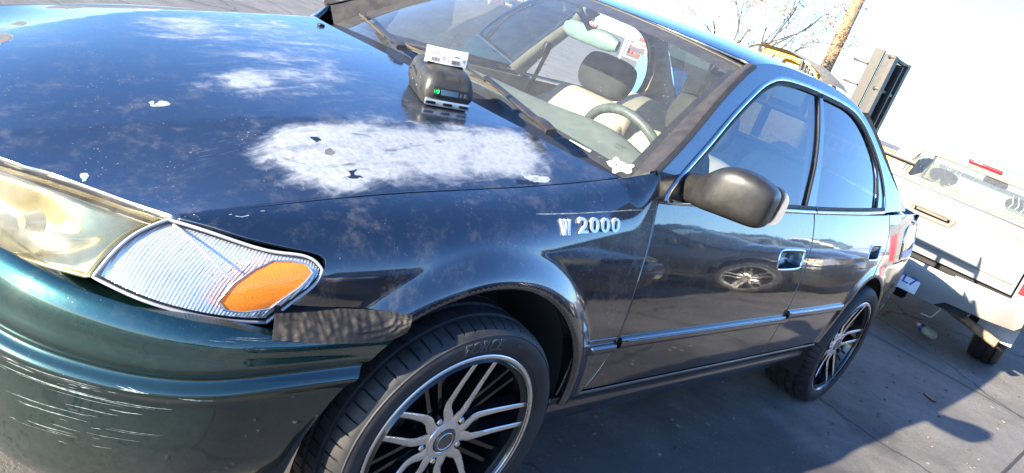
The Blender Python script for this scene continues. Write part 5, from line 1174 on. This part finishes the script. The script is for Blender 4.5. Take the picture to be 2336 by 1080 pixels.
mb = MB(); mb.box((1.30, 0, 1.362), (.03, .27, .030), bev=.010, seg=3); mb.build('brake_light', M['redlens'], cab)
rings = [[tuple(p) for p in (lambda a, w, z: [(a, -w, z-.05), (a, -w*.9, z-.015), (a, -w*.5, z), (a, 0, z+.004), (a, w*.5, z), (a, w*.9, z-.015), (a, w, z-.05), (a, w*.9, z-.045), (a, 0, z-.02), (a, -w*.9, z-.045)])(a, w, z)] for a, w, z in ((1.33, .62, 1.385), (1.6, .64, 1.41), (2.2, .64, 1.405), (2.55, .60, 1.375))]
mb = MB(); mb.loft(rings); mb.build('cab_roof', M['tr_white'], truck, angle=50)
c = smooth_path(RW[1:-1], .03); p, n = surf_n(cabb, c, (-1, 0, 0)); bead('cab_edge', p, n, .007, .005, M['tr_frame'], cab)
for sg in (-1, 1):
    mb = MB(); mb.box((2.25, sg*.735, .72), (2.1, .06, .66), bev=.02); mb.build('cab_side', M['tr_white'], truck)
    for pth in (((1.30, .70, 1.05), (1.36, .60, 1.36)), ((2.05, .70, 1.05), (2.02, .62, 1.38)), ((3.05, .70, 1.04), (2.52, .58, 1.355))): mb = MB(); mb.tube([(a, sg*b_, c_) for a, b_, c_ in pth], .028, 8); mb.build('cab_pillar', M['tr_white'], truck)
    cushion('cab_seat', [((1.75, sg*.33, .55), .22, .08), ((1.82, sg*.33, .85), .23, .08), ((1.86, sg*.33, 1.05), .20, .06), ((1.87, sg*.33, 1.08), .10, .02)], M['headliner'], truck); cushion('cab_headrest', [((1.86, sg*.33, 1.09), .08, .03), ((1.87, sg*.33, 1.14), .12, .05), ((1.88, sg*.33, 1.19), .11, .045), ((1.88, sg*.33, 1.215), .05, .01)], M['dash'], truck)
mb = MB(); mb.box((3.6, 0, .80), (1.1, 1.45, .40), bev=.08, seg=3); mb.build('engine_hood', M['tr_white'], truck)
mb = MB(); mb.add([(3.05, -.66, 1.02), (3.05, .66, 1.02), (2.52, .55, 1.36), (2.52, -.55, 1.36)], [(0, 1, 2, 3)]); mb.build('front_glass', M['tr_glass'], truck, False)
mb = MB(); mb.box((2.55, 0, 1.27), (.03, .22, .06), bev=.02); mb.build('cab_mirror', M['black'], truck)
mb = MB(); mb.lathe([(0, 0), (.036, 0)], 24); w_ = mb.build('round_sticker', M['white'], cab); w_.matrix_local = Matrix.Translation((1.298, .42, 1.285)) @ Matrix.Rotation(R_(-90), 4, 'Z')
rndw = random.Random(2); mb = MB()
for k in range(5): y0 = -.30-.045*k; mb.tube([(1.283+.03*q, y0-.012*math.sin(q*5), 1.13+.10*q) for q in np.linspace(0, 1, 8)], .004, 5)
mb.build('window_writing', M['white'], cab)
# bottle on the ground under the pickup
btl = empty('plastic_bottle', (5.70, -.62, .036), R_(-40)); tag(btl, 'tan and blue plastic bottle lying on the ground under the pickup', 'bottle')
M['btl'] = simple('tan_plastic', (.42, .36, .28), .5); M['btl_b'] = simple('blue_band', (.03, .06, .22), .35)
for nm, y0, prof, m in (('bottle_body', 0, [(0, .12), (.020, .12), (.034, .10), (.035, .03), (.034, .0)], M['btl']), ('label_band', 0, [(.036, .0), (.0362, -.045), (.034, -.05)], M['btl_b']), ('bottle_neck', 0, [(.034, -.05), (.020, -.085), (.016, -.09), (.016, -.115), (0, -.115)], M['btl'])):
    mb = MB(); mb.lathe(prof, 24); mb.build(nm, m, btl)
# ------------------------------------------------------------------ forklift, pole, tree
M['fk_y'] = simple('forklift_yellow', (.62, .40, .06), .45, var=.2); M['fk_k'] = simple('forklift_mast_black', (.018, .017, .016), .5, var=.4); M['fk_tan'] = simple('tan_canopy', (.30, .25, .17), .7, var=.25); M['fk_g'] = simple('mast_grey', (.030, .027, .023), .5, var=.3)
fk = empty('forklift', (12.0, 4.0, 0)); tag(fk, 'yellow forklift with tan canopy and black mast behind the sedan', 'forklift')
mb = MB(); mb.box((0, .30, .75), (1.0, 1.9, .75), bev=.10, seg=3); mb.build('chassis', M['fk_y'], fk); mb = MB(); mb.box((0, 1.15, .85), (1.05, .5, .9), bev=.15, seg=3); mb.build('counterweight', M['fk_k'], fk)
for sx in (-.42, .42):
    for yy in (-.45, .95): mb = MB(); mb.lathe([(.1, .1), (.30, .1), (.33, .06), (.33, -.06), (.30, -.1), (.1, -.1)], 28); w_ = mb.build('tyre', M['tyre'], fk); w_.location = (sx, yy, .33); w_.rotation_euler.z = math.pi/2
    mb = MB(); mb.tube([(sx, -.55, 1.0), (sx, -.48, 1.62), (sx, -.30, 1.84), (sx, .10, 1.90), (sx, .60, 1.88)], .035, 8); mb.build('guard_bar', M['fk_y'], fk); mb = MB(); mb.tube([(sx, .60, 1.0), (sx, .62, 1.88)], .035, 8); mb.build('guard_post', M['fk_y'], fk)
mb = MB(); mb.grid([[(x, y, z+.03*math.cos(x*3)) for x in np.linspace(-.55, .55, 9)] for y, z in ((-.62, 1.70), (-.50, 1.80), (-.2, 1.93), (.2, 1.99), (.55, 1.97), (.78, 1.90))]); mb.build('canopy', M['fk_tan'], fk, angle=None)
for k in range(8): mb = MB(); mb.tube([(-.5, -.10-.075*k, 1.92-.045*k), (-.5, -.15-.075*k, 1.60-.03*k)], .028, 6); mb.build('mesh_bar', M['fk_k'], fk)
for k in range(3): mb = MB(); mb.tube([(-.5, -.08, 1.84-.09*k), (-.5, -.70, 1.50-.07*k)], .024, 6); mb.build('mesh_bar', M['fk_k'], fk)
for sx, dz in ((-.36, 0), (.30, 0)):
    mb = MB(); prof = [(0, 0), (.13, 0), (.13, .03), (.04, .03), (.04, .12), (.13, .12), (.13, .15), (0, .15)]; mb.loft([[(sx+a, -1.20-b_*1.2, z) for a, b_ in prof] for z in (.1, 2.43)]); mb.build('mast_channel', M['fk_k'], fk, False)
mb = MB(); prof = [(0, 0), (.05, 0), (.05, .16), (0, .16)]; mb.loft([[(-.42+a, -1.04-b_, z) for a, b_ in prof] for z in (.1, 2.46)]); mb.build('mast_rail', M['fk_g'], fk, False)
mb = MB(); mb.loft([[(-.40+a, -1.32-b_*.4, z) for a, b_ in prof] for z in (.1, 2.44)]); mb.build('mast_rail', M['fk_g'], fk, False)
for z in (2.40, 1.9, 1.2): mb = MB(); mb.box((-.03, -1.32, z), (.75, .10, .05), bev=.008); mb.build('mast_crossbar', M['fk_k'], fk)
mb = MB(); mb.box((.02, -1.30, 1.25), (.04, .22, 2.2)); mb.build('mast_plate', M['fk_k'], fk, False)
for z in (2.20, 1.86): mb = MB(); mb.box((-.40, -.93, z), (.10, .24, .035), bev=.006); mb.build('mast_lug', M['fk_g'], fk)
mb = MB(); mb.tube([(-.05, -1.25, .3), (-.05, -1.25, 2.3)], .045, 12); mb.build('lift_cylinder', M['fk_g'], fk)
for sx in (-.25, .2): mb = MB(); mb.box((sx, -1.95, .10), (.11, 1.0, .04), bev=.008); mb.box((sx, -1.46, .40), (.11, .05, .62), bev=.008); mb.build('fork', M['fk_k'], fk)
M['pole'] = simple('weathered_pole_wood', (.21, .165, .105), .85, var=.3, vscale=6, bump=.5, bscale=30)
mb = MB(); mb.tube([(0, 0, -.2), (0, 0, 3), (0, 0, 9.5)], [.17, .155, .12], 16); po = mb.build('utility_pole', M['pole']); po.location = (18, 6.22, 0); po.scale = (.92, .92, 1); tag(po, 'weathered wooden utility pole rising behind the forklift', 'pole')
M['bark'] = simple('pale_bark', (.085, .07, .06), .9, var=.3, bump=.4, bscale=60); M['dryleaf'] = simple('dry_brown_leaf', (.26, .15, .06), .8, var=.5, vscale=30)
def make_tree(loc, h, seed, label, lean=(0, 0), nl=1500, thin=1.0):
    r_ = random.Random(seed); tr_ = empty('bare_tree', loc); tag(tr_, label, 'tree', 'bare trees behind the yard'); tips = []; mbt = MB(); mbb = MB()
    def grow(p, d, L, rad, depth, mbx):
        pts = [p]; n = 6
        for k in range(n):
            d = (d+Vector((r_.gauss(0, .10), r_.gauss(0, .10), r_.gauss(.02, .06)))).normalized(); pts.append(pts[-1]+d*L/n)
        mbx.tube(pts, [rad*(1-.55*k/n) for k in range(n+1)], 7 if depth < 2 else 5)
        if depth >= 3 or rad < .004*thin: tips.extend(pts[2:])
        if depth < 5:
            for k in range(r_.randint(2, 4) if depth else 5):
                t_ = r_.uniform(.35, 1.0); i = min(n-1, int(t_*n)); q = pts[i].lerp(pts[i+1], t_*n-i); a = r_.uniform(.35, .9); ax_ = d.orthogonal().normalized(); ax_.rotate(Matrix.Rotation(r_.uniform(0, 6.28), 3, d)); nd = (d*math.cos(a)+ax_*math.sin(a)+Vector((0, 0, .12))).normalized()
                grow(q, nd, L*r_.uniform(.52, .78), rad*(1-.55*t_)*r_.uniform(.5, .7), depth+1, mbb)
    grow(Vector((0, 0, -.1)), Vector((lean[0], lean[1], 1)).normalized(), h*.55, .075*thin, 0, mbt)
    mbt.build('trunk', M['bark'], tr_); mbb.build('limbs', M['bark'], tr_); lf = MB()
    for _ in range(nl//5):
        c = tips[r_.randrange(len(tips))]
        for _k in range(r_.randint(2, 7)):
            q = c+Vector((r_.gauss(0, .05), r_.gauss(0, .05), r_.gauss(-.03, .05))); s_ = r_.uniform(.022, .05); u = Vector((r_.gauss(0, 1), r_.gauss(0, 1), r_.gauss(0, 1))).normalized(); v = u.orthogonal().normalized()
            lf.add([q-u*s_, q+v*s_*.5, q+u*s_, q-v*s_*.35+u*s_*.2], [(0, 1, 2, 3)])
    tag(lf.build('crown', M['dryleaf'], tr_, False), kind='stuff'); return tr_
make_tree((15, 6.55, 0), 3.9, 7, 'nearly bare tree with brown leaves, the one nearest the pole', (-.02, -.10), 2000, 1.15)
make_tree((15.6, 8.0, 0), 4.2, 19, 'nearly bare tree with brown leaves, farther left above the sedan roof', (-.02, -.06), 1600, 1.1)
# ------------------------------------------------------------------ other cars in the yard: copies of the sedan body in other colours
KEEP = {'fender', 'hood', 'front_bumper', 'front_door', 'rear_door', 'quarter_panel', 'rocker_panel', 'side_frame', 'roof', 'headliner', 'windshield', 'rear_window', 'pillar_moulding', 'trunk_lid', 'tail_panel', 'rear_bumper', 'wheel', 'wheel_housing', 'engine_bay', 'floor_pan', 'corner_lamp', 'headlamp', 'grille', 'tail_lamp', 'cowl', 'door_inner_panel', 'inner_pillar', 'seat', 'rear_bench', 'dashboard'}
DROP = {'paint_chip', 'chip_edge', 'clear_coat_edge', 'stone_chips', 'bumper_scratches', 'tape_patch', 'emblem_letter', 'fender_crease', 'head_sticker', 'sticker_slit', 'number_strip', 'glass_etching', 'washer_nozzle', 'raised_lettering', 'lamp_spring', 'lamp_clip'}
PAINTS = {'sedan_paint', 'hood_paint', 'fender_paint', 'bumper_paint'}
def copy_car(loc, rz, mat, label):
    r = empty('parked_car', loc, rz); tag(r, label, 'car', 'cars parked in the yard')
    def cp(o, par, depth):
        if o.name.split('.')[0] in DROP: return
        q = o.copy(); COL.objects.link(q); q.parent = par
        if o is drr: q.matrix_local = Matrix.Identity(4)
        if q.type == 'MESH':
            for sl in q.material_slots:
                if sl.material and sl.material.name in PAINTS: sl.link = 'OBJECT'; sl.material = mat
        for c in o.children: cp(c, q, depth+1)
    for o in list(S.children):
        if o.name.split('.')[0] in KEEP: cp(o, r, 1)
    return r
P2 = {k: paint(k+'_car_paint', base=b_, dust=.1, coat_ior=1.55) for k, b_ in (('charcoal', (.03, .03, .033)), ('black', (.008, .008, .009)), ('white', (.75, .74, .70)), ('silver', (.42, .42, .42)), ('navy', (.008, .012, .03)))}
for k in ('white',):
    b_ = [n for n in P2[k].node_tree.nodes if n.type == 'BSDF_PRINCIPLED'][0]
    for l in list(b_.inputs['Metallic'].links): P2[k].node_tree.links.remove(l)
    b_.inputs['Metallic'].default_value = 0
RZ = R_(-90)
copy_car((6.5, -2.8, 0), RZ, P2['charcoal'], 'charcoal sedan nose-in beside the white pickup, reflected in the front door')
copy_car((3.3, -3.55, 0), RZ, P2['black'], 'black sedan parked opposite the front door, reflected in the fender')
copy_car((.6, -3.95, 0), RZ, P2['navy'], 'dark blue sedan parked opposite the front wheel, reflected in the bumper corner')
copy_car((9.6, -3.3, 0), RZ, P2['silver'], 'silver sedan parked next to the charcoal one, reflected in the rear door')
copy_car((12.6, -3.4, 0), RZ, P2['white'], 'white sedan at the end of the row, reflected in the rear door')
# ------------------------------------------------------------------ far side of the yard, seen through the cabin
M['cont'] = simple('container_white', (.62, .62, .60), .6, var=.08); M['eq_y'] = simple('machine_yellow', (.75, .48, .04), .5); M['rk_red'] = simple('rack_red', (.36, .12, .09), .55); M['rk_blue'] = simple('sheet_blue', (.03, .20, .62), .6); M['rk_pale'] = simple('rack_pale', (.62, .56, .48), .7)
def container(loc, rz, size, label):
    c = empty('shipping_container', loc, rz); tag(c, label, 'container', 'containers along the yard edge'); L, Wd, Hh = size
    mb = MB(); mb.box((0, 0, Hh/2+.1), (L, Wd, Hh)); mb.build('container_box', M['cont'], c, False)
    n = int(L/.28)
    for k in range(n): 
        for sy in (-1, 1): mb = MB(); mb.box((-L/2+.14+k*L/n, sy*(Wd/2+.015), Hh/2+.1), (.14, .03, Hh-.2)); mb.build('rib', M['cont'], c, False)
    for z in (.14, Hh+.06): mb = MB(); mb.box((0, 0, z), (L+.04, Wd+.08, .12)); mb.build('rail', M['rk_pale'], c, False)
container((20, 1.6, 0), R_(78), (6.1, 2.4, .95), 'white ribbed container seen through the rear window of the sedan')
ym = empty('yellow_machine', (9.6, 1.55, 0), R_(-15)); tag(ym, 'yellow machine with slotted vents seen through the rear window', 'machine')
mb = MB(); mb.box((0, 0, .62), (.8, 1.5, 1.1), bev=.05); mb.build('machine_body', M['eq_y'], ym)
for k in range(5): mb = MB(); mb.box((-.402, .55-.12*k, .98), (.02, .06, .12)); mb.build('vent_slot', M['void'], ym, False)
for sy in (-.5, .5): mb = MB(); mb.lathe([(.05, .1), (.24, .1), (.26, 0), (.24, -.1), (.05, -.1)], 20); w_ = mb.build('tyre', M['tyre'], ym); w_.location = (0, sy, .26); w_.rotation_euler.z = math.pi/2
rnd = random.Random(21)
RK = [(-14, .2), (-11, .4), (-8, -.1), (-5, .3), (-2, 0), (1, .2), (4, -.2), (7, .3)]
adj = ['leftmost', 'second', 'third', 'fourth', 'fifth', 'sixth', 'seventh', 'rightmost']
for i, (d, j) in enumerate(RK):
    base_ = Vector((16+d*.72+6, 22-d*.62, 0)); r = empty('parts_rack', base_*1.6, R_(-41)); r.scale = (1, 1, .75); tag(r, adj[i]+' of the far parts racks across the yard, seen through the cabin', 'rack', 'parts racks across the yard')
    for sx in (-1.2, 1.2):
        for sy in (-.4, .4): mb = MB(); mb.box((sx, sy, .9), (.08, .08, 1.8)); mb.build('upright', rnd.choice((M['rk_red'], M['rk_pale'])), r, False)
    for z in (.35, 1.0, 1.65): mb = MB(); mb.box((0, 0, z), (2.5, .85, .06)); mb.build('shelf', M['rk_red'] if i % 2 else M['rk_pale'], r, False)
    for z in (.38, 1.03, 1.68):
        x = -1.1
        while x < 1.0:
            w_ = rnd.uniform(.3, .6); hh = rnd.uniform(.2, .5); mb = MB(); mb.box((x+w_/2, 0, z+hh/2), (w_*.92, .6, hh), bev=.04); mb.build('bin', rnd.choice((M['rk_red'], M['rk_pale'], M['cont'], M['chip_grey'], M['rk_pale'])), r); x += w_
bs_ = empty('sheet_stand', (9.5, 5.0, 0), R_(20)); tag(bs_, 'blue sheet panel on a stand seen behind the headrest', 'panel')
mb = MB(); mb.box((0, 0, .72), (.04, .8, .75), bev=.01); mb.build('sheet', M['rk_blue'], bs_)
for sy in (-.3, .3): mb = MB(); mb.box((.05, sy, .36), (.05, .05, .72)); mb.build('stand_leg', M['rk_pale'], bs_, False)
ld = empty('white_ladder', (13.5, 8.3, 0), R_(-40)); tag(ld, 'pale ladder frame standing beyond the passenger headrest', 'ladder')
for sx in (-.28, .28): mb = MB(); mb.tube([(sx, 0, 0), (sx*.8, .5, 2.6)], .035, 8); mb.build('rail', M['cont'], ld)
for k in range(8): mb = MB(); f_ = (k+1)/9; mb.tube([(-.28*(1-.2*f_), .5*f_, 2.6*f_), (.28*(1-.2*f_), .5*f_, 2.6*f_)], .02, 6); mb.build('rung', M['cont'], ld)
# dry shrub at the yard edge behind the pickup
M['drygrass'] = simple('dry_shrub', (.50, .42, .22), .9, var=.4, vscale=20)
sh = MB(); rnd = random.Random(5)
for _ in range(900):
    a = rnd.random()*6.28; rr_ = rnd.random()**.5*.9; b0 = Vector((rr_*math.cos(a)*.6, rr_*math.sin(a), 0)); tp_ = b0*1.25+Vector((rnd.gauss(0, .12), rnd.gauss(0, .12), rnd.uniform(.5, 1.25)*(1.15-rr_*.6))); w_ = Vector((rnd.gauss(0, 1), rnd.gauss(0, 1), 0)).normalized()*.012
    m_ = b0.lerp(tp_, .55)+Vector((rnd.gauss(0, .05), rnd.gauss(0, .05), .05)); sh.add([b0-w_, b0+w_, m_+w_, m_-w_, tp_], [(0, 1, 2, 3), (3, 2, 4)])
so_ = sh.build('dry_shrub', M['drygrass'], None, False); so_.location = (17, 2.9, 0); so_.scale = (1.4, 1.2, 1.15); tag(so_, 'dry tan shrub behind the sedan trunk beside the forklift', 'shrub')
# tree line and low building behind the camera, met only in reflections
M['hedge'] = simple('dark_hedge', (.035, .045, .025), .95, var=.5, vscale=3)
hd = MB(); rnd = random.Random(9)
for _ in range(1400):
    x = rnd.uniform(-25, 60); z = rnd.random(); c = Vector((x, -34+rnd.gauss(0, 1.2), .2+z*2.6*(.7+.3*math.sin(x*.35)+.15*math.sin(x*1.7)))); s_ = rnd.uniform(.4, 1.0)
    u = Vector((rnd.gauss(0, 1), rnd.gauss(0, .5), rnd.gauss(0, 1))).normalized()*s_; v = u.orthogonal().normalized()*s_*.8; hd.add([c-u, c-v, c+u, c+v], [(0, 1, 2, 3)])
tag(hd.build('tree_line', M['hedge'], None, False), 'far dark tree line met only as a band in the door reflections', 'trees', kind='stuff')
mb = MB(); mb.box((0, 0, 1.6), (26, 6, 3.2)); bd = mb.build('wall', M['rk_pale'], None, False); wh = empty('warehouse', (16, -26, 0)); tag(wh, 'low cream warehouse across the yard, reflected in the doors', 'building'); bd.parent = wh
mb = MB(); mb.loft([[(-13.4, -3.4, 3.2), (-13.4, 3.4, 3.2), (-13.4, 0, 4.2)], [(13.4, -3.4, 3.2), (13.4, 3.4, 3.2), (13.4, 0, 4.2)]]); mb.build('roof', M['fk_g'], wh, False)
for k in range(5): mb = MB(); mb.box((-10+5*k, 3.02, 1.4), (2.8, .06, 2.6)); mb.build('roller_door', M['chip_grey'], wh, False)
